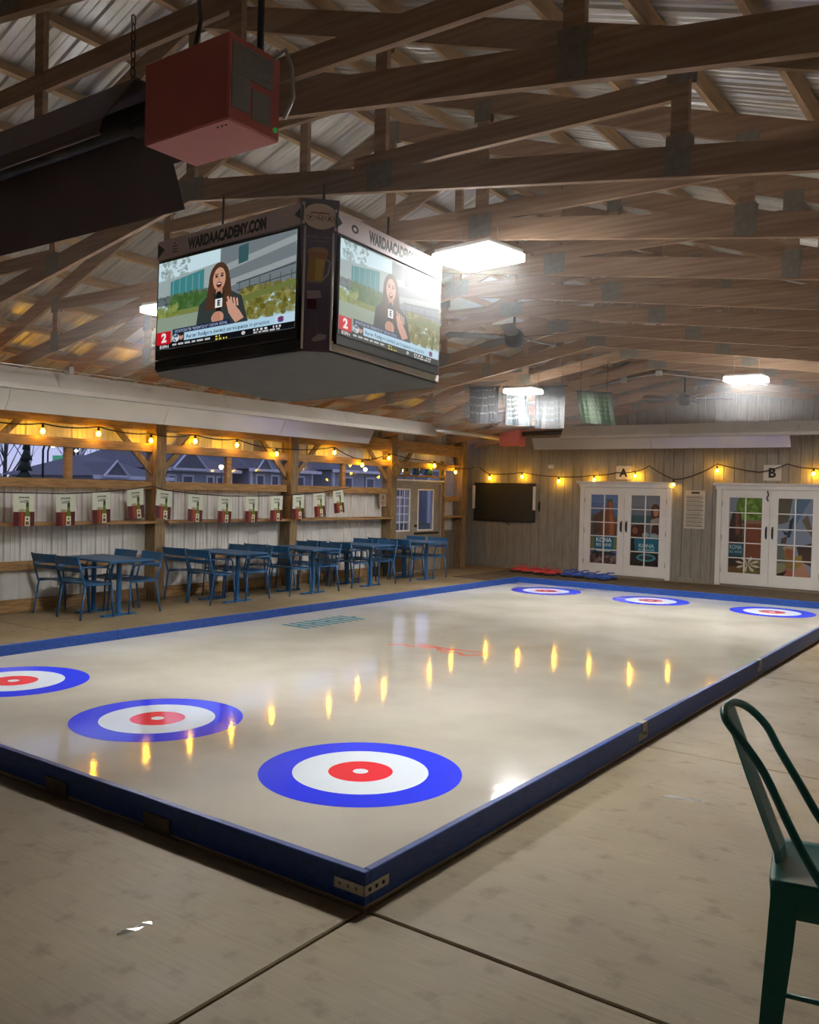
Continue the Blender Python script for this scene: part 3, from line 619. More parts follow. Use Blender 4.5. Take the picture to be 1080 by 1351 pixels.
# ================================================================ HEATERS
def heater(name, label, hood_span, shield_span, axis, c, zt, side, chains, burner=None, tube_to=None, shield_drop=.24, hoodmat='hoodout', shieldmat='alu', sx=1.):
    """radiant tube heater. axis 0/1 the direction it runs; c the centre on the other axis; side = direction (sign) of the face turned to the rink."""
    r = tag(empty(name), label, 'tube heater')
    def prof(pts, th=.006):
        q = [Vector((a, 0, b)) for a, b in pts]; out = []
        up = [(p.x, p.z) for p in q]; dn = [(p.x, p.z + th) for p in reversed(q)]
        return up + dn
    S_ = lambda a: c + side * a
    def ext(pts, span, nm, m_, parent=r): return MB().prism([(S_(a), zt + b) for a, b in pts], 0 if axis == 0 else 1, *span) if axis == 1 else MB().prism([(S_(a), zt + b) for a, b in pts], 0, *span)
    def run(pts, span, nm, m_):
        # cut into lengths so that seams show
        n = max(1, int(round((span[1] - span[0]) / 2.4))); w = (span[1] - span[0]) / n
        for k in range(n): ext(prof(pts), (span[0] + k * w + .003, span[0] + (k + 1) * w - .003), nm, m_).build(nm, m_, r)
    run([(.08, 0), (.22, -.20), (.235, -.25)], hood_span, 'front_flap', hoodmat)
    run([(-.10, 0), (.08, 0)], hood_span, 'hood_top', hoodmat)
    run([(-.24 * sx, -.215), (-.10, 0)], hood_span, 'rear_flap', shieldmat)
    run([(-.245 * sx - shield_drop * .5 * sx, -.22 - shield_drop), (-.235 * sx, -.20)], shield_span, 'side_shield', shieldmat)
    if axis == 1: P = lambda a, z, u: (S_(a), u, zt + z)
    else: P = lambda a, z, u: (u, S_(a), zt + z)
    u0, u1 = hood_span; MB().tube([P(0, -.10, u0 - .1), P(0, -.10, u1 + .1)], .05, 12).build('burner_tube', 'darkmetal', r)
    MB().tube([P(.235, -.255, u0), P(.235, -.255, u1)], .006, 6).build('rim_rod', 'steel' if hoodmat != 'dark_reflection' else 'dark_reflection', r)
    for u in chains:
        x = c if axis == 1 else u; zz = (bot(x) + .02) - (zt + .0)
        if zz < .05: zz = .05
        mb = MB(); n = max(2, int(zz / .032))
        for i in range(n):
            z = .008 + i * zz / n; h = zz / n * .75
            a, b = (.009, 0) if i % 2 else (0, .009)
            mb.tube([P(0, 0, u)] and [tuple(Vector(P(0, z, u)) + Vector((a * sx, b * sx, h * sz + h / 2))) for sx, sz in ((1, -.5), (1, .5), (0, .75), (-1, .5), (-1, -.5), (0, -.75))], .0028, 5, closed=True)
        mb.build('chain', 'darkmetal', r)
    return r, P
h1, P1 = heater('wall_tube_heater', 'long bright aluminium tube heater hanging above the window wall', (.6, 11.22), (.6, 9.85), 1, -7.48, 3.02, 1, (2.2, 5.0, 8.0, 10.9), shield_drop=.24)
MB().tube([P1(0, -.10, 11.3), P1(0, -.10, 13.6), P1(-.02, -.10, 15.1)], .05, 12).build('exhaust_pipe', 'alu', h1)
h2, P2 = heater('end_tube_heater', 'bright aluminium tube heater along the far siding above the french doors', (-5.95, 3.2), (-6.85, -1.6), 0, 14.02, 3.12, -1, (-5.2, -3.2, -.9), shield_drop=.22)
def burner(parent, x0, x1, y0, y1, z0, z1, rot=0, label=None):
    b = MB().box(x0, x1, y0, y1, z0, z1).build('burner_box', 'red', parent, bevel=.012); b['label'] = label or 'red enamel burner box'; return b
b2 = burner(h2, -7.42, -6.92, 13.84, 14.12, 2.74, 3.08)
MB().tube([(-6.93, 13.98, 3.02 - .02), (-6.0, 14.02, 3.02)], .05, 12).build('burner_tube', 'darkmetal', h2)
h3, P3 = heater('near_tube_heater', 'dark tube heater with red burner box hanging nearest the camera', (-7.2, -.62), (-7.2, -.72), 0, -.62, 3.22, -1, (-.75, -3.5, -6.0), shield_drop=.16, hoodmat='dark_reflection', shieldmat='dark_reflection', sx=.75)
b3 = MB().box(-.44, -.01, -.80, -.56, 2.90, 3.185).build('burner_box', 'red', h3, bevel=.006); b3['label'] = 'red enamel burner box'
MB().slab([(-.008, -.79, 2.93), (-.008, -.575, 2.93), (-.008, -.575, 3.17), (-.008, -.79, 3.17)], .003)
MB().box(-.010, -.007, -.785, -.60, 3.06, 3.16).box(-.010, -.007, -.785, -.705, 2.945, 3.06).build('data_plate', 'grey', b3)
MB().box(-.010, -.0065, -.695, -.61, 2.935, 3.035).build('warning_plate', 'grey', b3)
for k in range(9):
    z = 3.15 - k * .011; MB().box(-.0072, -.0062, -.78, -.61 - .03 * (k % 3), z - .0018, z + .0018).build('print_line', 'plate', b3)
MB().lathe([(.009, 0), (.009, .006), (.004, .01)], (-.010, -.585, 2.935), 10, axis=0).build('pilot_light', mat('green_pilot', (.03, .22, .05), .3, emit=(.1, .8, .15), estr=.04), b3)
MB().tube([(-.008, -.60, 3.17), (.03, -.58, 3.20), (.05, -.57, 3.14), (.055, -.565, 3.04), (.0, -.55, 2.985)], .008, 8).build('flex_hose', 'brass', h3)
MB().tube([(-.03, -.64, 3.18), (-.03, -.64, 3.60)], .012, 8).build('gas_pipe', 'darkmetal', h3)
MB().tube([(-.20, -.78, 3.18), (-.22, -.74, 3.30), (-.30, -.70, 3.62)], .008, 8).build('power_cord', 'black', h3)
MB().tube([(-.44, -.68, 3.06), (-.66, -.66, 3.06)], .042, 12).build('tube_stub', 'darkmetal', h3)
for k in range(3): MB().lathe([(.004, 0), (.004, .002)], (-.05 + k * -.02, -.77, 2.897), 6).build('vent_hole', 'ink', b3)

# ================================================================ SCOREBOARD
def tv_picture():
    p = Paint(480, 270, (.70, .82, .86)); p.rect(0, 0, .52, .20, (.80, .90, .93)); p.speck(.02, .0, .25, .2, (.45, .52, .50), 50, .012, .5)
    p.poly([(.0, .22), (.5, .14), (.5, .50), (0, .5)], (.62, .68, .68)); p.poly([(.10, .24), (.36, .18), (.36, .40), (.10, .42)], (.24, .52, .54))
    for k in range(5): p.rect(.12 + k * .05, .22, .124 + k * .05, .42, (.55, .68, .68))
    p.rect(.08, .1, .095, .55, (.62, .66, .66)); p.rect(.0, .40, .5, .50, (.40, .44, .45)); p.speck(0, .40, .5, .5, (.3, .33, .36), 40, .012)
    p.poly([(.48, .0), (1, .0), (1, .62), (.48, .5)], (.44, .48, .50)); p.poly([(.48, .2), (1, .05), (1, .12), (.48, .28)], (.60, .63, .64)); p.poly([(.48, .38), (1, .26), (1, .32), (.48, .46)], (.60, .63, .64)); p.poly([(.61, .03), (.68, .01), (.68, .2), (.61, .22)], (.20, .34, .36))
    p.line([(.6, .42), (1, .34)], .008, (.25, .28, .3)); p.line([(.6, .5), (1, .44)], .006, (.25, .28, .3))
    for k in range(6): p.rect(.62 + k * .07, .40, .625 + k * .07, .58, (.25, .28, .3))
    p.ell(.24, .52, .16, .11, (.26, .38, .20)); p.speck(.1, .42, .4, .62, (.28, .42, .22), 120, .02, .6, .08); p.rect(0, .58, .45, .66, (.48, .52, .28)); p.speck(0, .52, .16, .66, (.50, .55, .28), 50, .02)
    p.rect(0, .64, .6, 1, (.56, .62, .55)); p.speck(.62, .50, 1, .82, (.46, .44, .20), 260, .018, .7, .12); p.poly([(.6, .58), (1, .5), (1, .56), (.6, .64)], (.42, .46, .24))
    # reporter with a microphone
    p.poly([(.30, .92), (.33, .58), (.40, .48), (.56, .48), (.64, .56), (.70, .92)], (.20, .23, .23)); p.ell(.475, .34, .075, .19, (.30, .20, .14)); p.poly([(.40, .34), (.555, .34), (.575, .62), (.52, .66), (.43, .66), (.375, .64)], (.30, .20, .14))
    p.ell(.475, .33, .046, .125, (.80, .60, .50)); p.rect(.455, .42, .50, .50, (.72, .52, .43)); p.ell(.455, .30, .010, .012, (.15, .10, .09)); p.ell(.495, .30, .010, .012, (.15, .10, .09)); p.line([(.443, .275), (.467, .275)], .006, (.25, .16, .12)); p.line([(.483, .275), (.507, .275)], .006, (.25, .16, .12)); p.line([(.475, .31), (.472, .355)], .006, (.68, .46, .38)); p.ell(.475, .392, .019, .03, (.35, .10, .10)); p.ell(.475, .382, .014, .008, (.9, .88, .85))
    p.poly([(.43, .46), (.475, .54), (.52, .46), (.50, .60), (.45, .60)], (.14, .16, .16)); p.rect(.458, .50, .492, .76, (.06, .06, .07)); p.ell(.475, .50, .02, .035, (.08, .08, .09)); p.rect(.450, .545, .503, .64, (.92, .93, .93)); p.text('E', .477, .56, .06, (.08, .08, .1), align='C', bold=.04)
    p.ell(.47, .75, .045, .07, (.80, .58, .48)); 
    for k in range(4): p.line([(.435, .71 + k * .03), (.49, .70 + k * .03)], .014, (.74, .52, .43))
    p.poly([(.53, .60), (.56, .58), (.63, .72), (.66, .80), (.60, .84), (.55, .72)], (.80, .60, .52)); 
    for k in range(4): p.line([(.56 + k * .018, .66), (.54 + k * .022, .54 + k * .012)], .013, (.82, .62, .53))
    # lower third
    p.rect(0, .93, 1, 1, (.05, .06, .08)); p.rect(.13, .79, .56, .845, (.10, .16, .30)); p.text('SPORTSCENTER PRESENTED BY CROWN ROYAL', .145, .800, .032, (.85, .88, .92), width=.40, bold=.0); p.rect(.13, .845, 1, .935, (.70, .84, .92)); p.rect(.13, .845, .22, .935, (.14, .16, .19))
    p.ell(.155, .89, .028, .044, (.85, .87, .88)); p.speck(.14, .86, .17, .92, (.12, .2, .4), 8, .008); p.ell(.197, .885, .018, .034, (.78, .58, .50)); p.ell(.197, .858, .018, .018, (.16, .12, .1)); p.text('Aaron Rodgers (wrist) participates in practice', .235, .868, .042, (.10, .14, .24), width=.60, bold=.0)
    p.rect(.87, .845, 1, .935, (.76, .86, .93)); p.ell(.91, .88, .02, .02, (.45, .2, .4)); p.poly([(.885, .895), (.935, .895), (.92, .92), (.9, .92)], (.35, .25, .5))
    p.rect(0, .80, .115, .945, (.78, .08, .14)); p.text('2', .06, .815, .10, (.95, .93, .92), align='C', bold=.05); p.text('ESPN', .03, .952, .035, (.9, .9, .9), width=.07, bold=.02)
    p.words(.13, .952, .29, .022, (.75, .76, .76)); p.words(.46, .946, .04, .018, (.85, .8, .3)); p.words(.46, .973, .10, .018, (.85, .8, .3)); p.ell(.66, .965, .014, .02, (.8, .8, .8))
    p.words(.73, .945, .10, .022, (.9, .9, .9)); p.words(.86, .945, .07, .022, (.9, .9, .9)); p.words(.73, .975, .18, .016, (.75, .75, .75))
    return p.grain(.02).image('tv_broadcast')
def header_art(rev):
    p = Paint(512, 60, (.90, .85, .87)); p.poly([(0, .1), (.055, .5), (0, .9)], (.20, .28, .29)); p.poly([(1, .1), (.945, .5), (1, .9)], (.20, .28, .29)); p.text('WARDAACADEMY.COM', .5 if not rev else .55, .22, .56, (.16, .20, .22), width=.54, align='C', bold=.055)
    if not rev:
        p.rect(.128, .25, .136, .32, (.1, .14, .16))
        for k in range(3): p.rect(.115, .42 + k * .15, .15, .47 + k * .15, (.12, .16, .18))
    else: p.ell(.16, .5, .03, .2, (.16, .22, .24)); p.ell(.16, .5, .015, .1, (.90, .85, .87))
    return p.grain(.01).image('header_banner_print')
def pub_art():
    p = Paint(110, 640, (.42, .37, .46)); p.rect(0, 0, 1, .13, (.44, .43, .48)); p.ell(.5, .115, .44, .085, (.93, .88, .82)); p.ell(.5, .115, .40, .077, (.90, .84, .78)); p.words(.26, .088, .48, .009, (.62, .30, .20))
    for k, ch in enumerate('PUB'):
        cx = .26 + k * .24; p.ell(cx, .125, .11, .021, (.60, .32, .22)); p.ell(cx, .125, .095, .018, (.90, .84, .78)); p.text(ch, cx, .115, .020, (.30, .30, .34), align='C', bold=.03)
    p.text('BEER / WINE', .5, .245, .014, (.66, .64, .68), width=.66, align='C', bold=0); p.text('And More', .5, .272, .013, (.62, .60, .64), width=.5, align='C', bold=0)
    p.poly([(.20, .37), (.66, .36), (.56, .555), (.14, .555)], (.72, .55, .12)); p.poly([(.38, .38), (.62, .38), (.54, .54), (.34, .54)], (.82, .68, .24)); p.ell(.44, .355, .28, .036, (.74, .56, .38)); p.poly([(.2, .35), (.7, .35), (.66, .40), (.22, .39)], (.72, .48, .26)); 
    p.line([(.62, .40), (.80, .41), (.76, .49), (.56, .535)], .07, (.66, .64, .64)); p.line([(.15, .545), (.56, .55)], .05, (.55, .5, .42))
    p.poly([(.14, .61), (.5, .605), (.58, .65), (.14, .665)], (.70, .62, .66)); p.rect(.14, .665, .40, .73, (.30, .06, .12)); p.line([(.40, .77), (.52, .905)], .05, (.45, .43, .45)); p.poly([(.3, .93), (.55, .89), (.86, .895), (.8, .925), (.4, .945)], (.68, .66, .66)); return p.grain(.015).image('pub_panel_print')
sb = tag(empty('scoreboard_cube', (-1.225, 1.0, 2.5)), 'hanging four-sided television cube with beer panel on its corner', 'scoreboard')
sb.rotation_euler = (-.05, -.035, 0)
X0, X1, Y0, Y1 = -1.45, .06, -.06, 1.26; ch = .11; H = .80
oct_ = [(X0 + ch, Y0), (X1 - ch, Y0), (X1, Y0 + ch), (X1, Y1 - ch), (X1 - ch, Y1), (X0 + ch, Y1), (X0, Y1 - ch), (X0, Y0 + ch)]
ins = lambda p, d: (p[0] + (d if p[0] < (X0 + X1) / 2 else -d), p[1] + (d if p[1] < (Y0 + Y1) / 2 else -d))
MB().prism([ins(p, .02) for p in oct_], 2, 0.0, H).build('body', 'charcoal', sb)
MB().prism(oct_, 2, -.012, .0).build('bottom_panel', 'charcoal', sb, bevel=.004)
mtv = img_mat('tv_broadcast', tv_picture(), emit=SCREEN, rough=.6, spec=.25)
def tvset(p0, xd, w, z0, z1, hdr, rev):
    # p0 left end of the face, xd along it to the right, outward normal n
    xd = Vector(xd); n = xd.cross(Vector((0, 0, 1))); p0 = Vector((*p0, 0))
    Q = lambda u, z, o: p0 + xd * u + Vector((0, 0, z)) + n * o
    tv = MB(); tv.slab([Q(.02, z0 - .06, .03), Q(w - .02, z0 - .06, .03), Q(w - .02, z1 + .015, .03), Q(.02, z1 + .015, .03)], .045); tvo = tv.build('television', 'black', sb, bevel=.004)
    MB().slab([Q(.035, z0, .0325), Q(w - .035, z0, .0325), Q(w - .035, z1, .0325), Q(.035, z1, .0325)], .002).build('screen', mtv, tvo, recalc=False)
    MB().slab([Q(.0, z1 + .03, .02), Q(w, z1 + .03, .02), Q(w, z1 + .155, .02), Q(.0, z1 + .155, .02)], .035).build('header_banner', img_mat('header_print', header_art(rev), rough=.5), sb, recalc=False)
    for u in (0, w): MB().tube([Q(u, 0, .005), Q(u, z1 + .02, .005)], .008, 6).build('edge_strip', 'alu', sb)
    MB().slab([Q(0, .0, .012), Q(w, .0, .012), Q(w, .055, .012), Q(0, .055, .012)], .02).build('sill_strip', 'charcoal' if not rev else 'alu', sb)
tvset((X0 + ch, Y0), (1, 0, 0), X1 - X0 - 2 * ch, .12, .69, 0, False)
tvset((X1, Y0 + ch), (0, 1, 0), Y1 - Y0 - 2 * ch, .10, .66, 0, True)
tvset((X1 - ch, Y1), (-1, 0, 0), X1 - X0 - 2 * ch, .12, .69, 0, False)
tvset((X0, Y1 - ch), (0, -1, 0), Y1 - Y0 - 2 * ch, .10, .66, 0, True)
MB().slab([(X1 - ch + .003, Y0 - .004, -.005), (X1 + .004, Y0 + ch - .003, -.005), (X1 + .03, Y0 + ch + .02, .87), (X1 - ch - .02, Y0 - .03, .87)], .012).build('pub_panel', img_mat('pub_print', pub_art(), rough=.45), sb, recalc=False)
for cx, cy in ((X0 + .3, .3), (X1 - .3, .3), (X0 + .3, Y1 - .3), (X1 - .3, Y1 - .3)): MB().tube([(cx, cy, H), (cx, cy, bot(cx - 1.225) - 2.48)], .008, 6).build('hanger', 'darkmetal', sb)

# ================================================================ FURNITURE BY THE WINDOW WALL
def make_chair():
    r = tag(empty('metal_armchair'), 'x', 'chair', 'blue metal armchairs along the window wall')
    # faces +Y; seat .44 high
    st = MB()
    for k in range(6):
        y = -.20 + k * .073; z = .435 + .012 * math.cos(k * .9); st.box(-.215, .215, y, y + .058, z, z + .012)
    st.build('seat', 'chair', r)
    for z, h, y in ((.60, .055, -.245), (.69, .105, -.272)):
        pts = 8; V = []
        for s in (0, 1):
            for i in range(pts + 1):
                u = i / pts * 2 - 1; V += [(u * .235, y - .025 * (1 - u * u) - s * .012, z), (u * .235, y - .03 - .025 * (1 - u * u) - s * .012, z + h)]
        n = 2 * (pts + 1); F = []
        for i in range(pts):
            a = 2 * i; F += [(a, a + 2, a + 3, a + 1), (n + a, n + a + 1, n + a + 3, n + a + 2), (a + 1, a + 3, n + a + 3, n + a + 1), (a, n + a, n + a + 2, a + 2)]
        F += [(0, 1, n + 1, n), (2 * pts, n + 2 * pts, n + 2 * pts + 1, 2 * pts + 1)]
        MB().add(V, F).build('back_slat', 'chair', r)
    for s in (-1, 1):
        MB().tube([(s * .24, .23, 0), (s * .232, .20, .43)], .0125, 8).build('leg', 'chair', r)
        MB().tube([(s * .24, -.26, 0), (s * .232, -.19, .43)], .0125, 8).build('leg', 'chair', r)
        MB().tube([(s * .232, -.20, .43), (s * .232, -.235, .55), (s * .232, -.30, .80)], .0125, 8).build('back_frame', 'chair', r)
        MB().tube([(s * .232, -.20, .43), (s * .232, .21, .43)], .0125, 8).build('seat_rail', 'chair', r)
        MB().tube([(s * .235, -.262, .655), (s * .245, -.1, .66), (s * .245, .13, .645), (s * .240, .165, .62), (s * .235, .19, .44)], .0115, 8).build('armrest', 'chair', r)
    return r
def make_table():
    r = tag(empty('cafe_table'), 'x', 'table', 'blue metal tables along the window wall')
    MB().box(-.56, .56, -.34, .34, .715, .74).build('tabletop', 'chair', r, bevel=.006)
    for s in (-.27, .27):
        MB().lathe([(.05, .02), (.035, .05), (.032, .10), (.032, .70), (.06, .715)], (s, 0, 0), 12).build('pedestal', 'chair', r)
        MB().prism([(s - .05, -.02), (s + .05, -.02), (s + .05, .02), (s - .05, .02)], 2, .0, .03).prism([(-.27 + (s + .27), -.27), (s + .045, -.25), (s + .05, 0), (s + .045, .25), (s, .27), (s - .045, .25), (s - .05, 0), (s - .045, -.25)], 2, .0, .022).build('foot', 'chair', r)
    return r
chair0 = make_chair(); table0 = make_table(); used = [0]
# (table centre x, y, chair spots: x, y offset side, jitter)
TBL = [(-7.86, 4.35, 'leftmost table'), (-7.84, 6.42, 'table just past the first post'), (-7.80, 8.05, 'middle table by the second post'), (-7.86, 9.66, 'table left of the side door'), (-7.86, 11.42, 'far table before the side door')]
SID = {-1: 'near side', 1: 'far side'}
for i, (tx, ty, nm) in enumerate(TBL):
    lab = 'blue metal pedestal table, the ' + nm
    if i == 0: table0.location = (tx, ty, 0); table0['label'] = lab
    else: dup(table0, (tx, ty, 0), label=lab)
    for sd in (-1, 1):
        for k, dx in enumerate((-.43, .11)):
            x = tx + dx + random.uniform(-.012, .012); y = ty + sd * (.36 if sd < 0 else .35) + random.uniform(-.03, .03); rz = (0 if sd < 0 else math.pi) + random.uniform(-.07, .07)
            l = 'blue metal armchair at the %s, %s, %s' % (nm, SID[sd], 'wall end' if k == 0 else 'rink end')
            if not used[0]: chair0.location = (x, y, 0); chair0.rotation_euler.z = rz; chair0['label'] = l; used[0] = 1
            else: dup(chair0, (x, y, 0), rz, l)

# ---- pennants on a cord
def pennant_art():
    p = Paint(96, 144, (.80, .82, .75)); p.rect(0, .56, 1, 1, (.30, .03, .07)); p.poly([(.24, .58), (.56, .56), (.54, 1), (.28, 1)], (.46, .15, .07)); p.poly([(.36, .58), (.48, .58), (.46, 1), (.38, 1)], (.60, .26, .11)); p.ell(.40, .52, .17, .04, (.62, .56, .46)); p.rect(0, .58, .04, 1, (.42, .05, .12))
    p.words(.26, .11, .5, .035, (.2, .21, .2)); p.rect(.22, .18, .82, .185, (.3, .3, .28)); p.text('LAGER', .52, .21, .08, (.12, .13, .12), width=.44, align='C', bold=.02)
    p.poly([(.60, .30), (.72, .30), (.73, .50), (.78, .60), (.78, 1), (.55, 1), (.55, .60), (.59, .50)], (.36, .44, .06)); p.rect(.60, .28, .73, .42, (.10, .22, .08)); p.rect(.54, .70, .79, 1, (.82, .80, .68)); p.ell(.66, .78, .05, .03, (.3, .34, .2)); p.rect(.58, .86, .74, .96, (.35, .30, .26)); return p.grain(.02).image('pennant_print')
mpen = img_mat('pennant_print', pennant_art(), rough=.6)
PX = LW + .42
pens = [(3.45, 1.575, 0), (4.03, 1.570, .03), (4.58, 1.60, .05), (5.14, 1.655, .09), (5.67, 1.645, -.10), (6.26, 1.595, -.08), (6.84, 1.57, -.04), (7.41, 1.57, 0), (7.99, 1.585, .03), (8.53, 1.61, .05), (9.08, 1.65, .07), (9.60, 1.71, .08)]
cord = [(PX, .2, 1.66), (PX, 1.4, 1.60), (PX, 2.7, 1.58)] + [(PX, y, z) for y, z, a in pens[:4]] + [(PX, 5.42, 1.70)] + [(PX, y, z) for y, z, a in pens[4:]] + [(PX - .02, 9.95, 1.75), (LW + .16, 10.15, 1.80)]
tag(MB().tube(cord, .009, 6).build('pennant_cord', 'black'), 'black cord strung with lager pennants across the window wall', 'cord')
ordn = ['first', 'second', 'third', 'fourth', 'fifth', 'sixth', 'seventh', 'eighth', 'ninth', 'tenth', 'eleventh', 'last']
w_, h_ = .285, .42
for k, (y, z, a) in enumerate(pens):
    ca, sa = math.cos(a), math.sin(a); c0 = Vector((PX, y, z - .005))
    V = []; uvs = []; mb = MB(); n = 3
    q = lambda u, v, bow: c0 + Vector((.012 * math.sin(v * 3 + k) + bow + .004 * math.sin(u * 12 + k), u * ca + v * sa * -1 * -1, u * sa - v * ca)) if False else c0 + Vector((bow + .012 * math.sin(v * 6 + k), u * ca + v * sa, u * sa - v * ca))
    for j in range(n): mb.slab([q(-w_ / 2, h_ * (j + 1) / n, 0), q(w_ / 2, h_ * (j + 1) / n, 0), q(w_ / 2, h_ * j / n, 0), q(-w_ / 2, h_ * j / n, 0)], .002)
    for j, fi in enumerate(sorted(mb.uv)):
        b_, t_ = 1 - (j + 1) / n, 1 - j / n; mb.uv[fi] = [(0, b_), (1, b_), (1, t_), (0, t_)]
    where = 'left bay' if k < 4 else ('middle bay' if k < 9 else 'right bay')
    tag(mb.build('lager_pennant', mpen, recalc=False), '%s lager pennant from the left along the black cord, %s' % (ordn[k], where), 'pennant', 'lager pennants on the cord')
# faces look into the room (+X): slab normal = (v1-v0)x(v3-v0)

# ---- things over and beside the side door
sun = tag(empty('sunburst_ornament', (LW + .26, 11.56, 2.16)), 'round wire sunburst ornament hung on the post left of the side door', 'ornament')
MB().tube([(0, .14 * math.cos(a * math.pi / 12), .14 * math.sin(a * math.pi / 12)) for a in range(24)], .008, 6, closed=True).build('rim', 'wire', sun)
sp = MB()
for a in range(14): t_ = a * 2 * math.pi / 14; sp.tube([(0, .03 * math.cos(t_), .03 * math.sin(t_)), (0, .14 * math.cos(t_ + .25), .14 * math.sin(t_ + .25))], .007, 5)
sp.build('spokes', 'wire', sun); MB().lathe([(.02, -.01), (.03, 0), (.02, .01)], (0, 0, 0), 10, axis=0).build('hub', 'wire', sun)
def frame_art(c1, c2):
    p = Paint(40, 48, c1); p.ell(.5, .5, .3, .32, c2); p.rect(.2, .74, .8, .8, c2); return p.image('framed_print')
for y, w2, h2, c1, c2, lab, cat in ((12.10, .22, .26, (.75, .62, .15), (.25, .32, .2), 'small yellow framed print above the side door', 'picture'), (13.42, .16, .34, (.30, .36, .14), (.5, .2, .1), 'narrow green framed print at the right of the transom shelf', 'picture')):
    r = tag(empty('framed_print', (LW + .13, y, 2.06)), lab, cat)
    MB().box(0, .025, -w2 / 2, w2 / 2, 0, .025).box(0, .025, -w2 / 2, w2 / 2, h2 - .025, h2).box(0, .025, -w2 / 2, -w2 / 2 + .025, .025, h2 - .025).box(0, .025, w2 / 2 - .025, w2 / 2, .025, h2 - .025).build('frame', 'timber', r)
    MB().slab([(.012, -w2 / 2 + .02, .02), (.012, w2 / 2 - .02, .02), (.012, w2 / 2 - .02, h2 - .02), (.012, -w2 / 2 + .02, h2 - .02)], .006).build('print', img_mat('framed_print', frame_art(c1, c2).image if False else frame_art(c1, c2)), r, recalc=False)
for y, s, lab in ((12.52, 1, 'teal glass jug on the transom shelf beside the yellow print'), (12.98, 1.12, 'larger teal glass jug on the transom shelf, nearest the green print')):
    r = tag(empty('glass_jug', (LW + .08, y, 2.06)), lab, 'jug')
    MB().lathe([(.07 * s, 0), (.085 * s, .03), (.085 * s, .14), (.05 * s, .19), (.03 * s, .21), (.03 * s, .24), (.036 * s, .245)], (0, 0, 0), 14).build('body', 'bottle', r)
    MB().tube([(.0, .03 * s, .225), (.0, .075 * s, .22), (.0, .088 * s, .17)], .008, 6).build('handle', 'bottle', r)
def sign_art(kind):
    if kind == 'note':
        p = Paint(80, 100, (.66, .60, .52)); p.ell(.5, .33, .16, .17, (.2, .17, .15)); p.ell(.5, .33, .10, .10, (.66, .6, .52)); p.line([(.4, .42), (.6, .24)], .05, (.2, .17, .15))
        for k in range(3): p.rect(.2, .62 + k * .1, .8, .66 + k * .1, (.25, .2, .18))
        return p.image('small_notice')
    p = Paint(160, 330, (.80, .78, .72)); p.rect(.32, .03, .72, .09, (.45, .43, .40)); p.words(.35, .04, .34, .035, (.16, .16, .16)); y = .14; random.seed(3)
    while y < .95:
        n = random.randint(2, 4)
        for k in range(n): p.rect(.08, y, random.uniform(.75, .94), y + .010, (.52, .50, .46)); y += .021
        p.rect(.2 if random.random() < .4 else .08, y, .9, y + .014, (.25, .24, .23)); y += .04
    return p.image('rules_notice')
tag(MB().slab([(LW + .14, 11.20, 1.40), (LW + .14, 11.42, 1.40), (LW + .14, 11.42, 1.66), (LW + .14, 11.20, 1.66)], .008).build('paper_notice', img_mat('small_notice', sign_art('note')), recalc=False), 'small square notice with a black emblem hung left of the side door', 'sign')
tag(MB().slab([(-3.77, BW - .012, 1.09), (-3.35, BW - .012, 1.09), (-3.35, BW - .012, 1.865), (-3.77, BW - .012, 1.865)], .01).build('rules_notice', img_mat('rules_notice', sign_art('rules'), rough=.4), recalc=False), 'tall white printed notice on the siding between the two french doors', 'sign')
for txt, x0, x1, z0, z1, lab in (('A', -5.26, -4.93, 2.075, 2.36, 'white square sign with a black letter A above the french door'), ('B', -2.25, -1.92, 2.08, 2.385, 'white square sign with a black letter B above the french door')):
    r = tag(empty('letter_sign', ((x0 + x1) / 2, BW, (z0 + z1) / 2)), lab, 'sign'); hw = (x1 - x0) / 2; hh = (z1 - z0) / 2
    MB().box(-hw, hw, -.012, 0, -hh, hh).build('board', 'paper', r, bevel=.002); flat_text(txt, hh * 1.25, r, 'letter', 'ink', (0, -.012, 0), (1, 0, 0), (0, 0, 1), .002, bold=.04)
# ---- wall television with white side bars
r = tag(empty('wall_television', (-7.96, BW, 1.51)), 'large switched-off wall television with white side bars', 'television')
MB().box(-.80, .80, -.075, -.02, -.44, .45).build('bezel', 'black', r, bevel=.006); MB().box(-.765, .765, -.079, -.072, -.40, .42).build('screen', 'screendark', r); MB().box(-.3, .3, -.02, 0, -.2, .2).build('mount', 'darkmetal', r)
for s in (-1, 1): MB().box(s * .80 - .035, s * .80 + .035, -.10, -.08, -.16, .38).build('side_bar', 'white', r, bevel=.006)
MB().tube([(.05, -.03, -.44), (.07, -.03, -.50), (.13, -.03, -.47), (.15, -.03, -.53)], .01, 6).build('cable_stub', 'black', r)
tag(MB().box(-7.08, -7.05, BW - .03, BW, 1.33, 1.55).tube([(-7.065, BW - .03, 1.53), (-7.065, BW - .06, 1.5), (-7.065, BW - .06, 1.4), (-7.065, BW - .03, 1.36)], .01, 6).build('wall_hook', 'darkmetal'), 'small dark metal handle on the siding right of the television', 'hook')
tag(MB().box(-6.86, -6.74, BW - .03, BW, 2.30, 2.38).box(-6.83, -6.80, BW - .034, BW - .03, 2.325, 2.355).box(-6.79, -6.77, BW - .034, BW - .03, 2.325, 2.355).build('outlet_box', 'paper'), 'small white outlet box on the siding above the string lights', 'outlet')

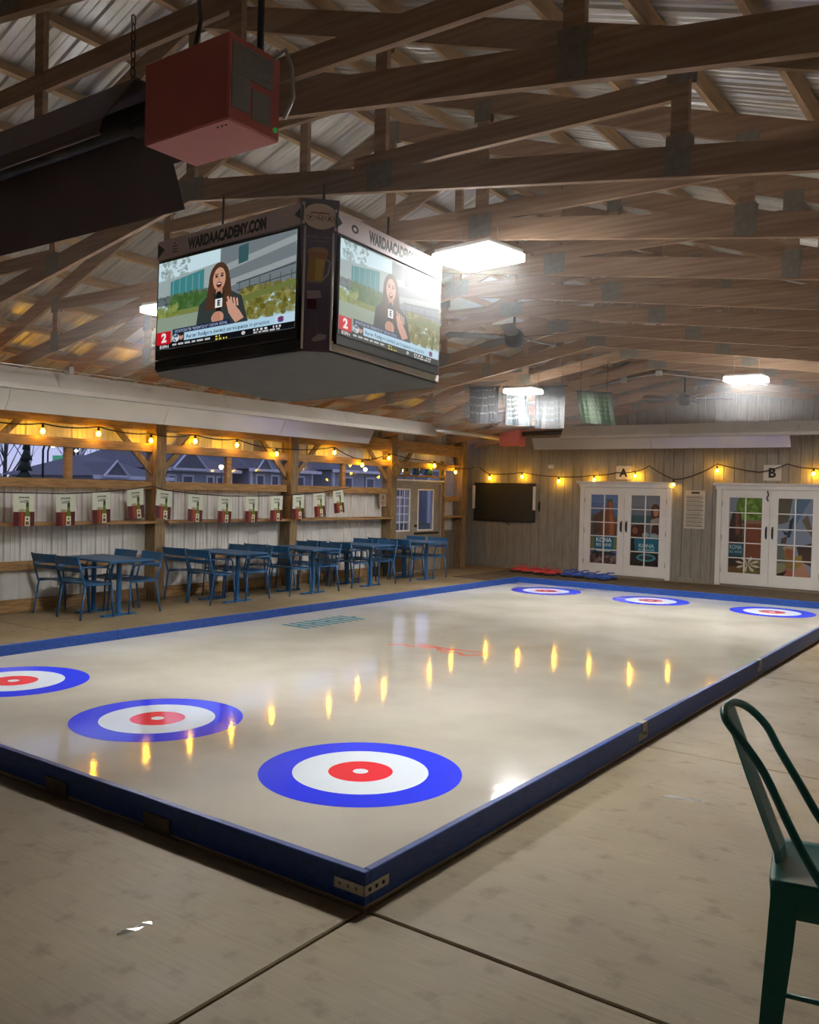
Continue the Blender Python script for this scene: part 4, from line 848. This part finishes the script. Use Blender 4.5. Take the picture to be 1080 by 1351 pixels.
# ---- floor curling stones
def stone(name, m_, lab, grp):
    r = tag(empty(name), lab, 'curling stone', grp)
    MB().lathe([(.128, 0), (.140, .012), (.140, .035), (.132, .045)], (0, 0, 0), 20).build('bumper', 'rubber', r); MB().lathe([(.128, .0), (.118, .03), (.08, .042), (.02, .044)], (0, 0, .04), 20).build('body', m_, r)
    MB().tube([(-.075, 0, .075), (-.07, 0, .115), (-.045, 0, .125), (.05, 0, .13), (.095, 0, .132)], [.014, .013, .013, .012, .010], 8).build('handle', m_, r); return r
for nm, m_, cx0, cy0, lab, grp in (('red_curling_stone', 'redplastic', -7.12, 14.52, 'red-topped floor curling stone in the red cluster left of the blue ones', 'red floor curling stones'), ('blue_curling_stone', 'blueplastic', -5.86, 14.40, 'blue-topped floor curling stone in the blue cluster before the left french door', 'blue floor curling stones')):
    s0 = None
    for i in range(4):
        for j in range(2):
            loc = (cx0 + i * .30, cy0 - j * .31 - i * .06 + random.uniform(-.01, .01), 0.012); rz = random.uniform(0, 6.28)
            if s0 is None: s0 = stone(nm, m_, lab, grp); s0.location = loc; s0.rotation_euler.z = rz
            else: dup(s0, loc, rz)

# ---- cloth banners under the trusses
def banner_art(bg, fg, rows):
    p = Paint(120, 150, bg); random.seed(int(bg[0] * 100 + fg[2] * 37))
    for k in range(rows):
        y = .08 + k * .84 / rows; x = .1
        while x < .85: w = random.uniform(.06, .2); p.rect(x, y, min(.92, x + w), y + .035, fg); x += w + .04
    return p.image('cloth_banner_print')
YB = 10.13
for x0, x1, z0, z1, bg, fg, rows, sk, lab in ((-5.88, -5.31, 2.90, 3.52, (.22, .23, .24), (.52, .55, .58), 4, .02, 'silvery cloth banner, leftmost under the trusses'), (-5.20, -4.78, 2.86, 3.50, (.10, .14, .16), (.55, .66, .70), 7, .06, 'pale lettered cloth banner behind the far LED panel'),
                                              (-4.62, -4.08, 2.78, 3.46, (.02, .026, .03), (.16, .22, .25), 6, .01, 'dark lettered cloth banner next to the green one'), (-3.88, -3.32, 2.86, 3.36, (.04, .15, .03), (.24, .38, .18), 6, .10, 'green lettered cloth banner, rightmost under the trusses')):
    mb = MB(); n = 8
    for i in range(n):
        ua, ub = i / n, (i + 1) / n; f = lambda u: YB - .02 + .03 * math.sin(u * 9 + x0 * 5); P = lambda u, v: (x0 + (x1 - x0) * u + sk * (1 - v), f(u) if v < .5 else YB + .0 * u - .01 + .015 * math.sin(u * 9), z0 + (z1 - z0) * v + (-sk * .6 * u))
        mb.slab([P(ua, 0), P(ub, 0), P(ub, 1), P(ua, 1)], .003); 
    for i, fi in enumerate(sorted(mb.uv)): mb.uv[fi] = [(i / n, 0), ((i + 1) / n, 0), ((i + 1) / n, 1), (i / n, 1)]
    r = tag(empty('cloth_banner'), lab, 'banner', 'cloth banners under the trusses'); mb.build('cloth', img_mat('cloth_banner_print', banner_art(bg, fg, rows), rough=.6), r, recalc=False)
    MB().tube([(x0 - .03, YB, z1), (x1 + .03, YB, z1 - sk * .6)], .012, 8).build('rod', 'darkmetal', r)
    for u in (.1, .9): MB().tube([(x0 + (x1 - x0) * u, YB, z1 - .01), (x0 + (x1 - x0) * u, YB + .0, bot(x0) + .15)], .004, 6).build('cord', 'darkmetal', r)

# ---- ceiling fans on the ridge
for Y, z, rot, lab in ((12.75, 3.46, .3, 'far dark ceiling fan near the back gable'), (6.55, 3.58, .1, 'nearer dark ceiling fan behind the LED panel')):
    r = tag(empty('ceiling_fan', (RX, Y, z), rotz=rot), lab, 'ceiling fan', 'ceiling fans along the ridge')
    MB().tube([(0, 0, .08), (0, 0, top(RX) - z)], .016, 8).build('downrod', 'darkmetal', r); MB().lathe([(.03, -.12), (.09, -.10), (.12, -.04), (.12, .04), (.08, .09), (.03, .11)], (0, 0, 0), 16).build('motor', 'darkmetal', r)
    for k in range(5):
        a = k * 2 * math.pi / 5; b = MB().add([(.11, -.03, .0), (.22, -.07, -.012), (.80, -.08, -.016), (.83, 0, 0), (.80, .08, .016), (.22, .07, .012), (.11, .03, 0)] + [(.11, -.03, .008), (.22, -.07, -.004), (.80, -.08, -.008), (.83, 0, .008), (.80, .08, .024), (.22, .07, .020), (.11, .03, .008)], [tuple(range(7))[::-1], tuple(range(7, 14))] + [(i, (i + 1) % 7, 7 + (i + 1) % 7, 7 + i) for i in range(7)]).build('blade', 'charcoal', r); b.rotation_euler.z = a
# ---- conduit
for k, (pts, lab) in enumerate((([(-6.2, 11.33, 3.16), (-3.6, 11.33, 3.66), (-3.0, 11.33, 3.74), (-1.3, 11.33, 3.46)], 'thin electrical conduit under the far trusses with junction boxes'), ([(-7.1, .3, 2.98), (-7.0, 3.2, 3.0), (-6.95, 5.4, 3.0)], 'thin wire run above the wall heater at the left'))):
    r = tag(empty('electrical_conduit'), lab, 'conduit'); MB().tube(pts, .010 if k == 0 else .007, 8).build('pipe', 'brass', r)
    for p in pts[1:-1]: MB().box(p[0] - .05, p[0] + .05, p[1] - .03, p[1] + .03, p[2] - .04, p[2] + .05).build('junction_box', 'brass', r, bevel=.004)

# ================================================================ BAR STOOL (front right)
st = tag(empty('bar_stool', (1.83, -.315, 0)), 'dark teal metal bar stool with low hoop back at the right edge', 'stool')
L_ = lambda p: (p[0] - 1.83, p[1] + .315, p[2])
hoop = [(1.80, -.478, .742), (1.768, -.467, .777), (1.721, -.44, .831), (1.676, -.40, .883), (1.601, -.350, .969), (1.549, -.335, 1.029), (1.505, -.330, 1.08), (1.486, -.315, 1.102), (1.473, -.255, 1.116), (1.476, -.20, 1.113), (1.501, -.165, 1.085), (1.542, -.145, 1.037), (1.582, -.135, .991), (1.652, -.166, .911), (1.718, -.19, .834), (1.79, -.18, .742)]
hoop[4:9] = [(1.601, -.325, .969), (1.549, -.312, 1.029), (1.505, -.318, 1.08), (1.486, -.305, 1.102), (1.473, -.251, 1.116)]; hoop[9:14] = [(1.476, -.165, 1.113), (1.501, -.098, 1.085), (1.542, -.072, 1.037), (1.582, -.105, .991), (1.652, -.150, .911)]
cr = []
for i in range(len(hoop) - 1):          # Catmull-Rom through the hoop points
    p0, p1, p2, p3 = (Vector(hoop[max(0, min(len(hoop) - 1, i + k))]) for k in (-1, 0, 1, 2))
    for t_ in (0, .33, .66): cr.append(L_(.5 * ((2 * p1) + (-p0 + p2) * t_ + (2 * p0 - 5 * p1 + 4 * p2 - p3) * t_ ** 2 + (-p0 + 3 * p1 - 3 * p2 + p3) * t_ ** 3)))
cr.append(L_(hoop[-1])); MB().tube(cr, .0115, 10).build('back_hoop', 'teal', st)
sp_c = [(1.478, -.235, 1.112), (1.515, -.245, 1.03), (1.555, -.27, .95), (1.60, -.29, .86), (1.640, -.30, .775), (1.648, -.305, .735), (1.648, -.305, .70)]
V = []; F = []; hw = [.05, .05, .05, .052, .055, .055, .055]
for (x, y, z), w in zip(sp_c, hw):
    for s, o in ((-1, 0), (-.5, .006), (.5, .006), (1, 0)): V.append(L_((x + o, y + s * w, z)))
    for s, o in ((1, -.003), (.5, .003), (-.5, .003), (-1, -.003)): V.append(L_((x + o, y + s * w, z)))
for i in range(len(sp_c) - 1):
    for j in range(8): F.append((i * 8 + j, i * 8 + (j + 1) % 8, (i + 1) * 8 + (j + 1) % 8, (i + 1) * 8 + j))
F += [tuple(range(8))[::-1], tuple(range(48, 56))]
MB().add(V, F).build('back_splat', 'teal', st)
def rrect(hx, hy, r, z, n=5):
    out = []
    for cx, cy, a0 in ((hx - r, hy - r, 0), (-hx + r, hy - r, 90), (-hx + r, -hy + r, 180), (hx - r, -hy + r, 270)):
        for k in range(n + 1): a = math.radians(a0 + 90 * k / n); out.append((cx + r * math.cos(a), cy + r * math.sin(a), z))
    return out
seat = MB(); rings = [rrect(.168, .153, .02, .66), rrect(.174, .158, .024, .70), rrect(.178, .162, .026, .744), rrect(.172, .156, .022, .752), rrect(.156, .140, .02, .747), rrect(.06, .05, .02, .742)]
n_ = len(rings[0]); V = [p for rg in rings for p in rg]; F = [(i * n_ + j, i * n_ + (j + 1) % n_, (i + 1) * n_ + (j + 1) % n_, (i + 1) * n_ + j) for i in range(len(rings) - 1) for j in range(n_)] + [tuple(range(n_ * 5, n_ * 6)), tuple(range(n_))[::-1]]
seat.add(V, F, smooth=True).build('seat', 'teal', st)
for sx in (-1, 1):
    for sy in (-1, 1):
        lg = MB(); V = []
        for z, o, w in ((.735, 0, .066), (.60, .006, .062), (.30, .022, .048), (.0, .038, .036)):
            cx, cy = sx * (.172 + o), sy * (.157 + o); th = .004
            V += [(cx - sx * w, cy, z), (cx, cy, z), (cx, cy - sy * w, z), (cx - sx * th, cy - sy * w, z), (cx - sx * th, cy - sy * th, z), (cx - sx * w, cy - sy * th, z)]
        F = [(i * 6 + j, i * 6 + (j + 1) % 6, (i + 1) * 6 + (j + 1) % 6, (i + 1) * 6 + j) for i in range(3) for j in range(6)] + [tuple(range(6)), tuple(range(18, 24))]
        g = lg.add(V, F).build('leg', 'teal', st); MB().box(sx * .21 - .02, sx * .21 + .02, sy * .195 - .02, sy * .195 + .02, 0, .012).build('foot_cap', 'rubber', g, bevel=.004)
for z, k in ((.30, 1),):
    MB().tube([(-.185, -.17, z), (.185, -.17, z)], .008, 8).build('foot_rail', 'teal', st); MB().tube([(-.185, .17, z), (.185, .17, z)], .008, 8).build('foot_rail', 'teal', st); MB().tube([(.185, -.17, z), (.185, .17, z)], .008, 8).build('foot_rail', 'teal', st); MB().tube([(-.185, -.17, z), (-.185, .17, z)], .008, 8).build('foot_rail', 'teal', st)

_piv = Vector((-.17, -.15, 0)); _R = Matrix.Rotation(.19, 3, 'Z')
for c_ in st.children:
    if c_.name.split('.')[0] in ('seat', 'leg', 'foot_rail'): c_.rotation_euler.z = .19; c_.location = _piv - _R @ _piv
# ================================================================ BLOOM (thin added haze volume imitating lens glow around the lamps)
hm = bpy.data.materials.new('bloom_volume'); hm.use_nodes = True; _N = hm.node_tree.nodes; _N.remove(_N['Principled BSDF'])
_v = _N.new('ShaderNodeVolumeScatter'); _v.inputs['Density'].default_value = BLOOM; _v.inputs['Anisotropy'].default_value = .35; _v.inputs['Color'].default_value = (.97, .98, 1, 1)
hm.node_tree.links.new(_v.outputs[0], _N['Material Output'].inputs['Volume'])
tag(MB().prism([(-7.0, 2.75), (2.6, 2.75), (2.6, top(2.6)), (RX, top(RX)), (-7.0, top(-7.0))], 1, -1.5, 13.6).build('bloom', hm), 'added pale haze hanging under the roof trusses around the LED panels', 'bloom', kind='stuff')

# ---- small things on the slab
def scrap(name, pts, m_, lab, cat, th=.006):
    mb = MB(); n = len(pts); w = [.004, .012, .014, .010, .012, .003][:n]
    for i in range(n - 1):
        A, B = Vector((*pts[i], 0)), Vector((*pts[i + 1], 0)); d = (B - A).normalized(); q = Vector((-d.y, d.x, 0))
        ha, hb = th * (1 + (i % 2)), th * (1 + ((i + 1) % 2))
        mb.add([A + q * w[i], B + q * w[i + 1], B - q * w[i + 1], A - q * w[i], A + Vector((0, 0, ha)), B + Vector((0, 0, hb))], [(0, 1, 5, 4), (4, 5, 2, 3), (3, 2, 1, 0)])
    return tag(mb.build(name, m_), lab, cat)
scrap('foil_scrap', [(-.607, -.735), (-.602, -.70), (-.590, -.665), (-.592, -.63), (-.585, -.595)], 'alu', 'crumpled shiny foil scrap on the bare concrete left of the rink corner', 'litter')
scrap('foil_strip', [(.47, 2.125), (.53, 2.14), (.59, 2.165), (.65, 2.18), (.69, 2.19)], 'alu', 'thin pale strip lying on the concrete behind the bar stool', 'litter')

# ================================================================ OUTSIDE
g = MB().box(-140, LW - .2, -60, 140, -.4, -.15).build('ground_outside', 'ground'); g['kind'] = 'structure'
def house(lab, y0, y1, xf, dep, eave, ridge, gables, wins, hip=2.0):
    r = tag(empty('clapboard_house', (xf, (y0 + y1) / 2, -.15)), lab, 'house'); L = (y1 - y0) / 2; e = eave + .15; rg = ridge + .15
    MB().box(-dep, 0, -L, L, 0, e).build('wall', 'housewall', r)
    o = .35; MB().add([(o, -L - o, e), (o, L + o, e), (-dep - o, L + o, e), (-dep - o, -L - o, e), (-dep / 2, -L + hip, rg), (-dep / 2, L - hip, rg)], [(0, 1, 5, 4), (1, 2, 5), (2, 3, 4, 5), (3, 0, 4), (3, 2, 1, 0)]).build('roof', 'houseroof', r)
    MB().box(o, o + .05, -L - o, L + o, e - .12, e + .03).build('fascia', 'housetrim', r)
    for gy, gw, gz0, gz1 in gables:
        gy -= (y0 + y1) / 2; gz0 += .15; gz1 += .15
        G = MB().prism([(gy - gw, gz0), (gy + gw, gz0), (gy, gz1)], 0, -dep / 2, o + .12).build('gable', 'houseroof', r)
        MB().tube([(o + .14, gy - gw - .05, gz0), (o + .14, gy, gz1 + .03), (o + .14, gy + gw + .05, gz0)], .06, 4).build('gable_trim', 'housetrim', G); MB().box(o + .12, o + .16, gy - gw, gy + gw, gz0 - .02, gz0 + .07).build('gable_trim', 'housetrim', G)
    for wy, wz, ww, wh in wins:
        wy -= (y0 + y1) / 2; wz += .15; f = MB().box(0, .06, wy - ww / 2 - .09, wy - ww / 2, wz - wh / 2 - .09, wz + wh / 2 + .09).box(0, .06, wy + ww / 2, wy + ww / 2 + .09, wz - wh / 2 - .09, wz + wh / 2 + .09).box(0, .06, wy - ww / 2, wy + ww / 2, wz + wh / 2, wz + wh / 2 + .09).box(0, .06, wy - ww / 2, wy + ww / 2, wz - wh / 2 - .09, wz - wh / 2).build('window', 'housetrim', r)
        MB().box(.0, .03, wy - ww / 2, wy + ww / 2, wz - wh / 2, wz + wh / 2).build('pane', 'glassdark', f)
    for c_ in (L - .12, -L): MB().box(0, .12, c_, c_ + .12, 0, e).build('corner_board', 'housetrim', r)
    return r
house('low grey house with a single white-trimmed gable, seen through the first bay', 18.1, 21.3, -28, 6, 2.05, 2.95, [(18.74, .55, 2.02, 2.62)], [(20.2, 1.6, .7, .6)], 1.2)
house('grey house with a wide white-trimmed dormer, seen right of the first post', 21.9, 26.1, -29, 7, 2.5, 3.9, [(23.3, .95, 2.45, 3.4)], [(22.6, 1.75, .35, .8), (23.5, 1.75, .5, .8), (24.8, 1.75, .3, .8), (25.4, 1.75, .3, .8)], 1.2)
house('grey house with paired white windows, seen before the second post', 26.8, 31.2, -28.5, 7, 2.62, 3.9, [(27.4, .5, 2.55, 3.2)], [(27.5, 1.9, .4, .8), (28.5, 1.9, .4, .8), (30.2, 1.9, .7, .8)], 1.2)
house('grey house with lit eaves, seen right of the second post', 32.2, 39.5, -28, 8, 2.75, 4.4, [], [(33.4, 1.9, .8, .9), (35.4, 1.9, .6, .9), (38.0, 1.9, .8, .9)], 2)
house('grey house far right, seen through the narrow window by the side door', 41, 60, -28, 8, 3.1, 5.2, [(44, 1, 3.0, 4.2)], [(43, 1.9, .9, 1.2), (48, 1.9, .9, 1.2), (53, 1.9, .9, 1.2)], 2)
def tree(x, y, h, lab, seed):
    rnd = random.Random(seed); r = tag(empty('bare_tree', (x, y, -.15)), lab, 'tree', 'bare trees beyond the window wall')
    MB().tube([(0, 0, 0), (.03, .05, h * .4), (-.03, .12, h * .75), (.02, .1, h)], [.12, .09, .055, .02], 7).build('trunk', 'bark', r); b = MB()
    for k in range(16):
        z = h * rnd.uniform(.25, .92); a = rnd.uniform(0, 6.28); l = (h - z) * .5 + .4; p = Vector((0, .08, z)); q = p + Vector((math.cos(a) * l * .5, math.sin(a) * l * .5, l * .8)); b.tube([p, p.lerp(q, .5) + Vector((0, 0, -.05)), q], [.035, .022, .008], 5)
        for m in range(3):
            s = p.lerp(q, rnd.uniform(.4, .9)); a2 = a + rnd.uniform(-1, 1); l2 = l * .4; b.tube([s, s + Vector((math.cos(a2) * l2 * .6, math.sin(a2) * l2 * .6, l2 * .7))], [.014, .005], 4)
    b.build('branches', 'bark', r)
for k, (x, y, h, lab) in enumerate(((-36, 18.2, 6.0, 'bare tree, leftmost seen through the first bay'), (-39, 20.6, 6.8, 'bare tree with forked stems near the left of the first bay'), (-46, 26.0, 7.6, 'bare slender tree beside the lamp post in the first bay'), (-40, 25.0, 6.6, 'bare tree left of the first window stud'), (-52, 33.2, 8.2, 'bare leaning tree just right of the first window stud'), (-62, 46.5, 8.5, 'bare tree rising behind the single-gabled house'), (-66, 55.0, 8.6, 'bare tree behind the first post'))): tree(x, y, h, lab, k)
et = tag(empty('evergreen_tree', (-20, 10.4, -.15)), 'dark small evergreen at the left edge of the first bay', 'tree'); ev = MB()
for k in range(9): ev.lathe([(.02, .38), (.55 - k * .055, 0), (.1, .02)], (random.uniform(-.04, .04), random.uniform(-.04, .04), .5 + k * .28), 11)
ev.build('foliage', 'evergreen', et); MB().tube([(0, 0, 0), (0, 0, 2.9)], .05, 6).build('trunk', 'bark', et)
fn = tag(empty('board_fence', (-43, 0, -.15)), 'dark board fence behind the bare trees', 'fence')
for k in range(26): MB().box(-.02, .02, 19.5 + k * .34, 19.5 + k * .34 + .31, .1, 2.15 + .03 * (k % 2)).build('plank', 'fence', fn)
for y, z, xx, lab in ((15.86, 3.18, -28, 'tall street lamp among the bare trees in the first bay'), (22.3, 3.55, -38, 'street lamp just left of the first window stud'), (23.6, 3.4, -38, 'street lamp just right of the first window stud'), (29.9, 3.45, -44, 'street lamp left of the single-gabled house roof'), (36.6, 3.5, -50, 'street lamp above the single-gabled house'), (38.8, 3.5, -50, 'street lamp nearest the first post')):
    r = tag(empty('street_lamp', (xx, y, -.15)), lab, 'street lamp', 'street lamps outside')
    MB().tube([(0, 0, 0), (0, 0, z - .1), (.12, 0, z + .12), (.35, 0, z + .15)], .045, 6).build('pole', 'darkmetal', r); MB().lathe([(.02, .07), (.08, .04), (.085, .0), (.06, -.03)], (.42, 0, z + .12), 12).build('lamp_head', 'lampglow', r)
for y, z, lab in ((24.6, 2.62, 'round yard light before the dormered house'), (28.9, 2.75, 'round yard light before the paired-window house'), (33.0, 2.85, 'yard light just right of the second post'), (35.0, 2.85, 'yard light left of the third window stud'), (38.6, 2.9, 'yard light nearest the side door')):
    r = tag(empty('yard_light', (-26, (y + 2.79) * 28.18 / 30.18 - 2.79, -.15)), lab, 'lamp', 'yard lights outside'); MB().tube([(0, 0, 0), (0, 0, z)], .03, 6).build('pole', 'darkmetal', r); MB().lathe([(.03, .0), (.09, .06), (.1, .12), (.06, .18)], (0, 0, z), 12).build('globe', 'lampglow', r)
r = tag(empty('fuel_canopy', (-60, 40.3, -.15)), 'distant green lit canopy beyond the bare trees', 'canopy'); MB().box(-2, 2, -2.6, 1.6, 3.5, 4.1).build('roof', 'canopygreen', r); MB().box(2, 2.06, -2.6, 1.6, 3.55, 3.72).build('light_band', 'canopyglow', r)
for yy in (-2, 1): MB().tube([(0, yy, 0), (0, yy, 3.5)], .12, 8).build('column', 'darkmetal', r)
